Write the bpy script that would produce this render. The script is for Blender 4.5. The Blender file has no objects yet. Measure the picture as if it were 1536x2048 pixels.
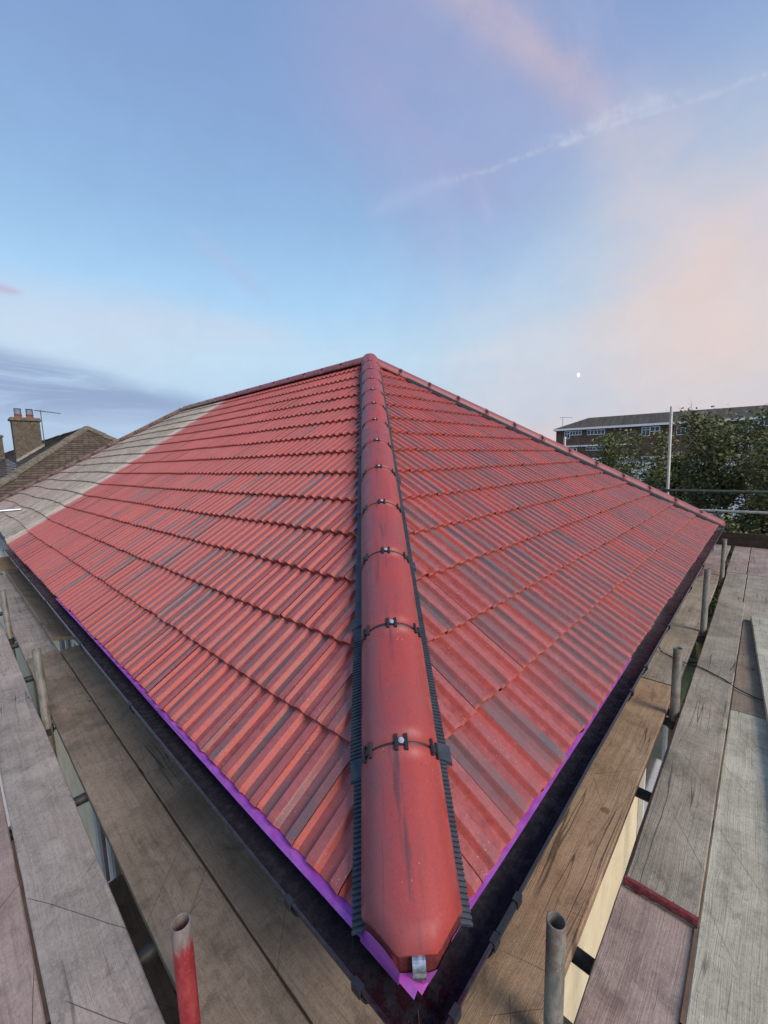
import bpy, bmesh, math, random
from mathutils import Vector, Matrix, noise as mnoise
R = math.radians
SC = bpy.context.scene
COL = SC.collection
random.seed(7)

# ------------------------------------------------------------------ camera
CAM = Vector((-0.567, -0.468, 1.081))
RX = Vector((0.67943741, -0.73323376, -0.02707511))
UX = Vector((0.10778951, 0.06324502, 0.99216001))
FX = Vector((0.72577285, 0.67702904, -0.12200594))
cam = bpy.data.cameras.new("camera")
cam.sensor_fit = 'VERTICAL'; cam.sensor_height = 24.0; cam.sensor_width = 18.0
cam.lens = 24.0 * 820.0 / 2048.0
cam.clip_start = 0.02; cam.clip_end = 3000
co = bpy.data.objects.new("camera", cam); COL.objects.link(co)
B_ = -FX
m = Matrix(((RX.x, UX.x, B_.x, CAM.x), (RX.y, UX.y, B_.y, CAM.y), (RX.z, UX.z, B_.z, CAM.z), (0, 0, 0, 1)))
co.matrix_world = m
SC.camera = co
SC.view_settings.view_transform = 'Standard'
SC.view_settings.look = 'None'
SC.view_settings.exposure = 0.0
SC.view_settings.gamma = 1.0
SC.cycles.max_bounces = 6
SC.cycles.use_denoising = True


def s2l(c):
    out = []
    for v in c[:3]:
        v = v / 255.0
        out.append(v / 12.92 if v <= 0.04045 else ((v + 0.055) / 1.055) ** 2.4)
    return (out[0], out[1], out[2], 1.0)


# ------------------------------------------------------------------ node expression helper
class NT:
    def __init__(s, tree):
        s.t = tree
        s.t.nodes.clear()

    def n(s, typ, **kw):
        nd = s.t.nodes.new(typ)
        for k, v in kw.items():
            setattr(nd, k, v)
        return nd

    def set(s, inp, v):
        if isinstance(v, V):
            s.t.links.new(v.s, inp)
        elif v is not None:
            inp.default_value = v

    def math(s, op, a, b=None, c=None, clamp=False):
        nd = s.n('ShaderNodeMath', operation=op, use_clamp=clamp)
        s.set(nd.inputs[0], a)
        if b is not None: s.set(nd.inputs[1], b)
        if c is not None: s.set(nd.inputs[2], c)
        return V(s, nd.outputs[0])

    def vmath(s, op, a, b=None, out=0):
        nd = s.n('ShaderNodeVectorMath', operation=op)
        s.set(nd.inputs[0], a)
        if b is not None: s.set(nd.inputs[1], b)
        return V(s, nd.outputs[out])

    def dot(s, a, b): return s.vmath('DOT_PRODUCT', a, b, 1)

    def coord(s, which='Object'): return V(s, s.n('ShaderNodeTexCoord').outputs[which])

    def mapping(s, v, scale=(1, 1, 1), rot=(0, 0, 0), loc=(0, 0, 0)):
        nd = s.n('ShaderNodeMapping')
        s.set(nd.inputs[0], v)
        nd.inputs['Location'].default_value = loc
        nd.inputs['Rotation'].default_value = rot
        nd.inputs['Scale'].default_value = scale
        return V(s, nd.outputs[0])

    def noise(s, v, scale=1, detail=3, rough=0.5, dist=0):
        nd = s.n('ShaderNodeTexNoise')
        s.set(nd.inputs['Vector'], v)
        nd.inputs['Scale'].default_value = scale
        nd.inputs['Detail'].default_value = detail
        nd.inputs['Roughness'].default_value = rough
        nd.inputs['Distortion'].default_value = dist
        return V(s, nd.outputs[0])

    def voro(s, v, scale=1, rnd=1.0, out=0, feature='F1'):
        nd = s.n('ShaderNodeTexVoronoi', feature=feature)
        s.set(nd.inputs['Vector'], v)
        nd.inputs['Scale'].default_value = scale
        nd.inputs['Randomness'].default_value = rnd
        return V(s, nd.outputs[out])

    def ss(s, x, a, b, lo=0.0, hi=1.0):
        nd = s.n('ShaderNodeMapRange', interpolation_type='SMOOTHSTEP')
        s.set(nd.inputs[0], x)
        nd.inputs[1].default_value = a; nd.inputs[2].default_value = b
        nd.inputs[3].default_value = lo; nd.inputs[4].default_value = hi
        return V(s, nd.outputs[0])

    def mix(s, f, a, b, mode='MIX'):
        nd = s.n('ShaderNodeMix', data_type='RGBA', blend_type=mode)
        nd.clamp_factor = True
        s.set(nd.inputs[0], f); s.set(nd.inputs[6], a); s.set(nd.inputs[7], b)
        return V(s, nd.outputs[2])

    def ramp(s, x, pts):
        nd = s.n('ShaderNodeValToRGB')
        s.set(nd.inputs[0], x)
        e = nd.color_ramp.elements
        while len(e) < len(pts): e.new(0.5)
        for i, (p, c) in enumerate(pts):
            e[i].position = p; e[i].color = c
        return V(s, nd.outputs[0])

    def attr(s, name, out=2):
        nd = s.n('ShaderNodeAttribute'); nd.attribute_name = name
        return V(s, nd.outputs[out])

    def objrand(s): return V(s, s.n('ShaderNodeObjectInfo').outputs['Random'])

    def xyz(s, v):
        nd = s.n('ShaderNodeSeparateXYZ'); s.set(nd.inputs[0], v)
        return [V(s, nd.outputs[i]) for i in range(3)]

    def comb(s, x, y, z):
        nd = s.n('ShaderNodeCombineXYZ')
        for i, q in enumerate((x, y, z)): s.set(nd.inputs[i], q)
        return V(s, nd.outputs[0])

    def bump(s, h, strength=0.3, dist=0.01, normal=None):
        nd = s.n('ShaderNodeBump')
        nd.inputs['Strength'].default_value = strength
        nd.inputs['Distance'].default_value = dist
        s.set(nd.inputs['Height'], h)
        return V(s, nd.outputs[0])


class V:
    def __init__(s, nt, sock): s.nt = nt; s.s = sock
    def __add__(s, o): return s.nt.math('ADD', s, o)
    __radd__ = __add__
    def __sub__(s, o): return s.nt.math('SUBTRACT', s, o)
    def __rsub__(s, o): return s.nt.math('SUBTRACT', o, s)
    def __mul__(s, o): return s.nt.math('MULTIPLY', s, o)
    __rmul__ = __mul__
    def __truediv__(s, o): return s.nt.math('DIVIDE', s, o)
    def abs(s): return s.nt.math('ABSOLUTE', s)
    def clamp(s): return s.nt.math('ADD', s, 0.0, clamp=True)


# ------------------------------------------------------------------ sky
SUN_AZ, SUN_EL = 183.0, 36.0      # compass-style: from +Y towards +X
world = bpy.data.worlds.new("World"); SC.world = world; world.use_nodes = True
nt = NT(world.node_tree)
d = nt.coord('Generated')
dx, dy, dz = nt.xyz(d)
RMP = 0.8
base = nt.ramp(nt.math('ADD', dz, 0.1, clamp=True) * (1 / 1.1), [
    (0.0, s2l((110, 112, 112))), (0.085, s2l((150, 165, 190))), (0.10, s2l((166, 184, 217))), (0.19, s2l((184, 208, 232))),
    (0.30, s2l((190, 221, 243))), (0.41, s2l((167, 208, 243))), (0.52, s2l((147, 185, 226))),
    (0.64, s2l((135, 166, 212))), (0.75, s2l((126, 156, 203))), (1.0, s2l((104, 130, 180)))])
nz1 = nt.noise(nt.mapping(d, scale=(1, 1, 2.2)), 2.2, 5, 0.55, 0.6)
nz2 = nt.noise(nt.mapping(d, scale=(1.2, 3.5, 6.0), rot=(0.3, 0.5, 0.9)), 2.0, 6, 0.6, 0.4)
nzf = nt.noise(d, 14, 5, 0.6, 0.5)
az = nt.dot(d, (0.985, -0.1736, 0.0))
# warm glow towards the right-hand horizon
warm = nt.ss(az, 0.45, 1.0) * nt.ss(dz, 0.42, 0.02)
col = nt.mix(warm * 0.34, base, s2l((226, 212, 204)))
pale = nt.ss(az, 0.35, 1.0) * nt.ss(dz, 0.72, 0.3)
col = nt.mix(pale * 0.32, col, s2l((170, 190, 208)))
low = nt.ss(dz, 0.12, -0.02) * nt.ss(az, 0.2, 0.9)
col = nt.mix(low * 0.8, col, s2l((244, 208, 196)))
hazeL = nt.ss(dz, 0.33, 0.24) * nt.ss(dz, 0.14, 0.24) * nt.ss(az, 0.75, 0.3)
col = nt.mix(hazeL * nt.ss(nz1, 0.25, 0.7) * 0.55, col, s2l((208, 214, 228)))


def gcband(a, b, w, s0, s1, soft, wob=0.0, wobn=None):
    a = Vector(a).normalized(); b = Vector(b).normalized()
    n = a.cross(b).normalized(); t = n.cross(a).normalized()
    ang = math.atan2(b.dot(t), b.dot(a))
    dist = nt.dot(d, tuple(n))
    if wobn is not None: dist = dist + (wobn - 0.5) * wob
    u = nt.math('ARCTAN2', nt.dot(d, tuple(t)), nt.dot(d, tuple(a)))
    u = u * (1.0 / ang)
    ww = nt.ss(u, 0.0, 1.0, w[0], w[1]) if isinstance(w, tuple) else w
    g = nt.math('DIVIDE', dist, ww)
    g = nt.math('POWER', 2.7183, nt.math('MULTIPLY', nt.math('MULTIPLY', g, g), -1.0))
    return g * nt.ss(u, s0 - soft, s0 + soft) * nt.ss(u, s1 + soft, s1 - soft)


def blob(c, rad):
    c = Vector(c).normalized()
    q = nt.dot(d, tuple(c)) - 1.0
    return nt.math('POWER', 2.7183, q * (2.0 / rad ** 2))


peach = s2l((206, 188, 198)); peach2 = s2l((228, 208, 204)); violet = s2l((165, 168, 208))
v1 = gcband((0.57, 0.52, 0.66), (0.80, 0.40, 0.44), (0.10, 0.16), -0.3, 1.0, 0.4, 0.25, nz1)
col = nt.mix(v1 * nt.ss(nz1, 0.2, 0.65, 0.35, 1.0) * 0.8, col, violet)
st = gcband((0.616, 0.3698, 0.6956), (0.7949, 0.2358, 0.5591), (0.036, 0.026), -0.6, 1.0, 0.3, 0.07, nz2)
col = nt.mix(st * nt.ss(nz2, 0.15, 0.65, 0.35, 1.0) * nt.ss(nzf, 0.2, 0.6, 0.6, 1.0) * 0.75, col, s2l((208, 188, 196)))
st1 = gcband((0.616, 0.3698, 0.6956), (0.7949, 0.2358, 0.5591), (0.12, 0.10), -0.6, 1.3, 0.4, 0.1, nz1)
col = nt.mix(st1 * 0.35, col, s2l((176, 172, 204)))
st2 = gcband((0.7949, 0.2358, 0.5591), (0.93, 0.10, 0.33), (0.05, 0.16), 0.0, 1.2, 0.15, 0.14, nz1)
col = nt.mix(st2 * nt.ss(nz2, 0.2, 0.7, 0.3, 1.0) * 0.5, col, s2l((206, 202, 212)))
bl = blob((0.957, 0.06, 0.275), 0.21) * nt.ss(nz1, 0.2, 0.65, 0.45, 1.0)
col = nt.mix(bl * 0.9, col, s2l((234, 208, 198)))
bl2 = blob((0.93, 0.22, 0.24), 0.2) * nt.ss(nz2, 0.3, 0.7)
col = nt.mix(bl2 * 0.4, col, s2l((224, 210, 210)))
# contrail
ct = gcband((0.7207, 0.4546, 0.5234), (0.8509, 0.0333, 0.5243), (0.0045, 0.004), -0.05, 1.6, 0.12, 0.022, nzf)
ct1 = gcband((0.7207, 0.4546, 0.5234), (0.83, 0.1168, 0.5444), (0.009, 0.011), 0.45, 0.95, 0.12, 0.04, nzf)
ct2 = gcband((0.6294, 0.6026, 0.4907), (0.7207, 0.4546, 0.5234), (0.016, 0.01), 0.0, 1.05, 0.15, 0.03, nzf)
col = nt.mix((ct * 0.32 + ct1 * 0.45) * nt.ss(nt.noise(d, 34, 5, 0.7, 0.6), 0.35, 0.62, 0.15, 1.0), col, s2l((204, 210, 228)))
col = nt.mix(ct2 * 0.22, col, s2l((184, 196, 226)))
# wisps above the ridge, left and centre
wz = gcband((0.2, 0.94, 0.28), (0.48, 0.83, 0.29), (0.05, 0.03), -0.5, 1.3, 0.3, 0.1, nz1)
col = nt.mix(wz * 0.35, col, s2l((214, 214, 228)))
wy = gcband((0.3852, 0.8214, 0.4206), (0.50, 0.79, 0.355), (0.02, 0.014), -0.1, 1.1, 0.3, 0.06, nz1)
col = nt.mix(wy * 0.35, col, s2l((178, 190, 222)))
hzb = blob((0.872, 0.4487, 0.185), 0.13) * nt.ss(nz1, 0.3, 0.6)
col = nt.mix(hzb * 0.5, col, s2l((226, 214, 220)))
fea = nt.noise(nt.mapping(d, scale=(1.0, 4.5, 1.3), rot=(0.5, 0.2, 0.35)), 3.2, 6, 0.62, 0.5)
col = nt.mix(nt.ss(fea, 0.48, 0.72) * nt.ss(az, 0.35, 0.75) * 0.14, col, s2l((204, 198, 216)))
col = nt.mix(nt.ss(fea, 0.52, 0.75) * nt.ss(az, 0.8, 0.97) * nt.ss(dz, 0.5, 0.25) * 0.55, col, s2l((240, 214, 204)))
# lavender cloud bank, left
bn = nt.noise(nt.mapping(d, scale=(1.0, 1.0, 9.0), rot=(0.0, 0.10, 0.0)), 2.6, 6, 0.6, 0.8)
bank = nt.ss(dz + nt.dot(d, (0.20, 0, 0)) + (nz1 - 0.5) * 0.05, 0.250, 0.205) * nt.ss(az, 0.42, 0.16)
bank = bank * nt.ss(dz, 0.055, 0.14) * nt.ss(bn, 0.34, 0.56, 0.25, 1.0)
col = nt.mix(bank * 0.85, col, s2l((142, 160, 198)))
pk = gcband((0.09, 0.945, 0.30), (0.125, 0.945, 0.30), (0.008, 0.005), -1.5, 1.0, 0.3, 0.01, nzf)
col = nt.mix(pk * 0.7, col, s2l((196, 178, 206)))
fine = nt.ss(nzf, 0.3, 0.7, 0.985, 1.015)
sky = nt.n('ShaderNodeTexSky', sky_type='NISHITA')
sky.sun_disc = False; sky.sun_elevation = R(SUN_EL); sky.sun_rotation = R(SUN_AZ)
SKY_STRENGTH = 1.07
bg1 = nt.n('ShaderNodeBackground'); nt.set(bg1.inputs[0], V(nt, sky.outputs[0])); bg1.inputs[1].default_value = 0.05
bg2 = nt.n('ShaderNodeBackground'); nt.set(bg2.inputs[0], col); nt.set(bg2.inputs[1], fine * SKY_STRENGTH)
mx = nt.n('ShaderNodeMixShader'); mx.inputs[0].default_value = 0.93
nt.t.links.new(bg1.outputs[0], mx.inputs[1]); nt.t.links.new(bg2.outputs[0], mx.inputs[2])
wo = nt.n('ShaderNodeOutputWorld'); nt.t.links.new(mx.outputs[0], wo.inputs[0])

# ------------------------------------------------------------------ sun (low, soft dusk glow from the right rear)
sl = bpy.data.lights.new("sun", 'SUN'); sl.energy = 2.8; sl.angle = R(26); sl.color = (1.0, 0.86, 0.78)
so = bpy.data.objects.new("sun", sl); COL.objects.link(so)
sd = Vector((math.sin(R(SUN_AZ)) * math.cos(R(SUN_EL)), math.cos(R(SUN_AZ)) * math.cos(R(SUN_EL)), math.sin(R(SUN_EL))))
so.rotation_euler = sd.to_track_quat('Z', 'Y').to_euler()
so.location = (4, -8, 12)

# ------------------------------------------------------------------ object helpers
W = {}


def _place(o, mat, parent):
    W[o.name] = mat
    if parent is not None:
        o.parent = parent
        o.matrix_basis = W[parent.name].inverted() @ mat
    else:
        o.matrix_basis = mat


def tag(o, label=None, cat=None, group=None, kind=None):
    if label: o['label'] = label
    if cat: o['category'] = cat
    if group: o['group'] = group
    if kind: o['kind'] = kind
    return o


def empty(name, loc, label, cat, group=None):
    o = bpy.data.objects.new(name, None); COL.objects.link(o)
    o.empty_display_size = 0.2
    _place(o, Matrix.Translation(Vector(loc)), None)
    return tag(o, label, cat, group)


def link(name, data, parent=None, mat=None):
    o = bpy.data.objects.new(name, data); COL.objects.link(o)
    _place(o, mat if mat is not None else Matrix.Identity(4), parent)
    return o


class MB:
    def __init__(s): s.v = []; s.f = []; s.sm = []; s.at = {}

    def add(s, vs, fs, smooth=False):
        b = len(s.v); s.v.extend([tuple(q) for q in vs])
        for f in fs: s.f.append(tuple(b + i for i in f)); s.sm.append(smooth)
        return b

    def box(s, a, b, M=None):
        x0, y0, z0 = a; x1, y1, z1 = b
        vs = [(x0, y0, z0), (x1, y0, z0), (x1, y1, z0), (x0, y1, z0), (x0, y0, z1), (x1, y0, z1), (x1, y1, z1), (x0, y1, z1)]
        if M is not None: vs = [M @ Vector(q) for q in vs]
        s.add(vs, [(0, 3, 2, 1), (4, 5, 6, 7), (0, 1, 5, 4), (1, 2, 6, 5), (2, 3, 7, 6), (3, 0, 4, 7)])

    def tube(s, p0, p1, r0, r1=None, n=16, cap=True, smooth=True):
        r1 = r0 if r1 is None else r1
        p0 = Vector(p0); p1 = Vector(p1); ax = (p1 - p0).normalized()
        q = ax.orthogonal().normalized(); w = ax.cross(q)
        vs = []
        for p, r in ((p0, r0), (p1, r1)):
            for i in range(n):
                a = 2 * math.pi * i / n
                vs.append(p + (q * math.cos(a) + w * math.sin(a)) * r)
        s.add(vs, [(i, (i + 1) % n, n + (i + 1) % n, n + i) for i in range(n)], smooth)
        if cap:
            s.add(vs[:n], [tuple(reversed(range(n)))]); s.add(vs[n:], [tuple(range(n))])

    def pipe(s, p0, p1, r, t=0.004, n=24, depth=0.25):
        """open scaffold tube: outer wall, rim ring, inner wall and a floor deep inside; p1 is the open end"""
        p0 = Vector(p0); p1 = Vector(p1); ax = (p1 - p0).normalized()
        q = ax.orthogonal().normalized(); w = ax.cross(q)
        rings = [(p0, r), (p1 - ax * 0.0015, r), (p1, r - 0.0012), (p1, r - t + 0.0008), (p1 - ax * 0.0015, r - t), (p1 - ax * depth, r - t)]
        vs = []
        for p, rr in rings:
            for i in range(n):
                a = 2 * math.pi * i / n
                vs.append(p + (q * math.cos(a) + w * math.sin(a)) * rr)
        fs = []
        for k in range(len(rings) - 1):
            for i in range(n):
                fs.append((k * n + i, k * n + (i + 1) % n, (k + 1) * n + (i + 1) % n, (k + 1) * n + i))
        fs.append(tuple((len(rings) - 1) * n + i for i in range(n)))
        s.add(vs, fs, True)

    def path(s, pts, r, n=8):
        for a, b in zip(pts[:-1], pts[1:]): s.tube(a, b, r, n=n, cap=True)

    def mesh(s, name, mat):
        me = bpy.data.meshes.new(name)
        me.from_pydata(s.v, [], s.f)
        me.polygons.foreach_set('use_smooth', s.sm)
        for k, vals in s.at.items():
            a = me.attributes.new(k, 'FLOAT', 'POINT'); a.data.foreach_set('value', vals)
        if mat is not None: me.materials.append(mat)
        me.update()
        return me

    def build(s, name, mat, parent=None, M=None):
        return link(name, s.mesh(name, mat), parent, M)


def mat(name, fn):
    m = bpy.data.materials.new(name); m.use_nodes = True
    n = NT(m.node_tree)
    bs = n.n('ShaderNodeBsdfPrincipled'); out = n.n('ShaderNodeOutputMaterial')
    n.t.links.new(bs.outputs[0], out.inputs[0])
    r = fn(n)
    for k, v in r.items():
        if k == 'Normal': n.t.links.new(v.s, bs.inputs['Normal'])
        else: n.set(bs.inputs[k], v)
    return m


def simple(name, c, rough=0.6, metal=0.0, var=0.15, scale=20, bump=0.15):
    def fn(n):
        o = n.coord()
        nz = n.noise(o, scale, 4, 0.6)
        dark = tuple(q * (1 - var) for q in c[:3]) + (1,)
        lite = tuple(min(1, q * (1 + var)) for q in c[:3]) + (1,)
        return {'Base Color': n.mix(n.ss(nz, 0.3, 0.7), dark, lite), 'Roughness': rough, 'Metallic': metal,
                'Normal': n.bump(n.noise(o, scale * 4, 3, 0.6), bump, 0.002)}
    return mat(name, fn)


# ------------------------------------------------------------------ materials
def f_tile(n):
    o = n.coord()
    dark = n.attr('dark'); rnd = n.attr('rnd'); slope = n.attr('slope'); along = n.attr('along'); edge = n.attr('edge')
    blotch = n.noise(o, 2.3, 4, 0.55)
    gr = n.noise(o, 30, 6, 0.72)
    fine = n.noise(o, 240, 3, 0.7)
    c = n.mix(n.ss(gr, 0.32, 0.68), s2l((146, 62, 58)), s2l((184, 92, 84)))
    c = n.mix(n.ss(blotch, 0.35, 0.7) * 0.5, c, s2l((176, 104, 100)))
    c = n.mix(n.ss(rnd, 0.5, 1.0) * 0.5, c, s2l((178, 82, 74)))
    c = n.mix(n.ss(rnd, 0.4, 0.0) * 0.4, c, s2l((132, 66, 68)))
    c = n.mix(slope * n.ss(gr, 0.3, 0.62, 0.45, 1.0) * 0.8, c, s2l((200, 82, 62)))
    c = n.mix(along * n.ss(n.noise(o, 40, 4, 0.7), 0.3, 0.6, 0.35, 1.0) * 0.38, c, s2l((192, 112, 108)))  # paler pink on the rib tops: their highlight is painted into the colour
    c = n.mix(dark * n.ss(n.noise(o, 18, 4, 0.6), 0.2, 0.55, 0.45, 1.0), c, s2l((108, 96, 96)))
    c = n.mix(edge * n.ss(n.noise(o, 60, 3, 0.6), 0.3, 0.6), c, s2l((186, 84, 62)))
    c = n.mix(n.ss(n.noise(o, 75, 5, 0.75), 0.5, 0.72) * 0.35, c, s2l((112, 60, 62)))
    c = n.mix(n.ss(n.noise(o, 5, 5, 0.7, 0.8), 0.52, 0.7) * 0.3, c, s2l((120, 82, 84)))
    # pale scuffs and granules
    sp = n.ss(n.voro(o, 95), 0.17, 0.10) * n.ss(n.noise(o, 5, 4, 0.65), 0.47, 0.62)
    c = n.mix(sp * 0.85, c, s2l((232, 180, 170)))
    sc = n.ss(n.noise(o, 9, 5, 0.7, 1.5), 0.64, 0.72) * n.ss(fine, 0.4, 0.6)
    c = n.mix(sc * 0.4, c, s2l((190, 140, 136)))
    return {'Base Color': c, 'Roughness': n.ss(gr, 0.2, 0.8, 0.36, 0.62), 'Specular IOR Level': 0.5,
            'Normal': n.bump(fine * 0.6 + gr * 0.9, 0.45, 0.003)}


def f_oldtile(n):
    o = n.coord()
    ox, oy, oz = n.xyz(o)
    rnd = n.attr('rnd'); edge = n.attr('edge')
    gr = n.noise(o, 14, 5, 0.65)
    fine = n.noise(o, 200, 3, 0.7)
    c = n.mix(n.ss(gr, 0.3, 0.7), s2l((150, 142, 128)), s2l((192, 182, 166)))
    c = n.mix(rnd * 0.4, c, s2l((150, 140, 128)))
    pale = n.ss(oy + (n.noise(o, 6, 3, 0.6) - 0.5) * 0.5, 8.5, 7.95)
    c = n.mix(pale * 0.6, c, s2l((222, 206, 188)))
    spr = n.ss(oy + (n.noise(o, 9, 4, 0.6) - 0.5) * 0.35, 8.12, 7.80)
    c = n.mix(spr * 0.75, c, s2l((168, 92, 92)))
    ros = n.ss(oy, 9.5, 12.5)
    c = n.mix(ros * 0.45, c, s2l((158, 130, 126)))
    streak = n.ss(n.noise(n.mapping(o, scale=(3, 30, 3)), 1.6, 4, 0.6), 0.58, 0.68)
    c = n.mix(streak * 0.55, c, s2l((84, 76, 68)))
    c = n.mix(edge * 0.5, c, s2l((60, 54, 48)))
    return {'Base Color': c, 'Roughness': 0.9, 'Normal': n.bump(fine + gr, 0.4, 0.003)}


def f_cap(n):
    o = n.coord(); rn = n.objrand()
    ox, oy, oz = n.xyz(o)
    p = n.comb(ox, oy, rn * 37.0)
    gr = n.noise(p, 22, 5, 0.6)
    big = n.noise(p, 5, 4, 0.6)
    fine = n.noise(o, 260, 3, 0.7)
    st = n.noise(n.comb(ox * 30.0, oy * 3.2, rn * 91.0), 1.0, 4, 0.6)
    st2 = n.noise(n.comb(ox * 70.0, oy * 2.0, rn * 17.0), 1.0, 3, 0.6)
    c = n.mix(n.ss(big, 0.3, 0.7), s2l((146, 76, 78)), s2l((166, 70, 66)))
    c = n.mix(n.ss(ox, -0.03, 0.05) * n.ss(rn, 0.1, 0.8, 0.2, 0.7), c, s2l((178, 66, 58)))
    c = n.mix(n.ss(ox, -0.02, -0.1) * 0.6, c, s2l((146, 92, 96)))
    band = n.ss((ox + 0.018).abs(), 0.05, 0.004)
    c = n.mix(n.ss(st, 0.50, 0.68) * (band * 0.75 + 0.16) * n.ss(big, 0.25, 0.5, 0.4, 1.0), c, s2l((84, 62, 68)))
    c = n.mix(n.ss(st2, 0.62, 0.7) * 0.35, c, s2l((120, 50, 46)))
    sp = n.ss(n.voro(o, 60), 0.13, 0.08) * n.ss(n.noise(p, 9, 3, 0.6), 0.55, 0.7)
    c = n.mix(sp * 0.7, c, s2l((220, 176, 170)))
    c = n.mix(n.ss(n.noise(p, 170, 4, 0.8), 0.5, 0.75) * 0.22, c, s2l((196, 120, 114)))
    c = n.mix(n.ss(n.noise(p, 120, 4, 0.8), 0.5, 0.7) * 0.3, c, s2l((112, 52, 54)))
    pit = n.ss(n.voro(p, 26), 0.07, 0.045) * n.ss(n.noise(p, 13, 3, 0.6), 0.5, 0.6)
    c = n.mix(pit * 0.7, c, s2l((84, 40, 42)))
    ed = n.ss((ox.abs()), 0.095, 0.118) * n.ss(gr, 0.4, 0.6)
    c = n.mix(ed * 0.3, c, s2l((204, 140, 130)))
    return {'Base Color': c, 'Roughness': n.ss(gr, 0.2, 0.8, 0.4, 0.62), 'Specular IOR Level': 0.5,
            'Normal': n.bump(fine * 0.5 + gr * 0.6, 0.25, 0.002)}


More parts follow.
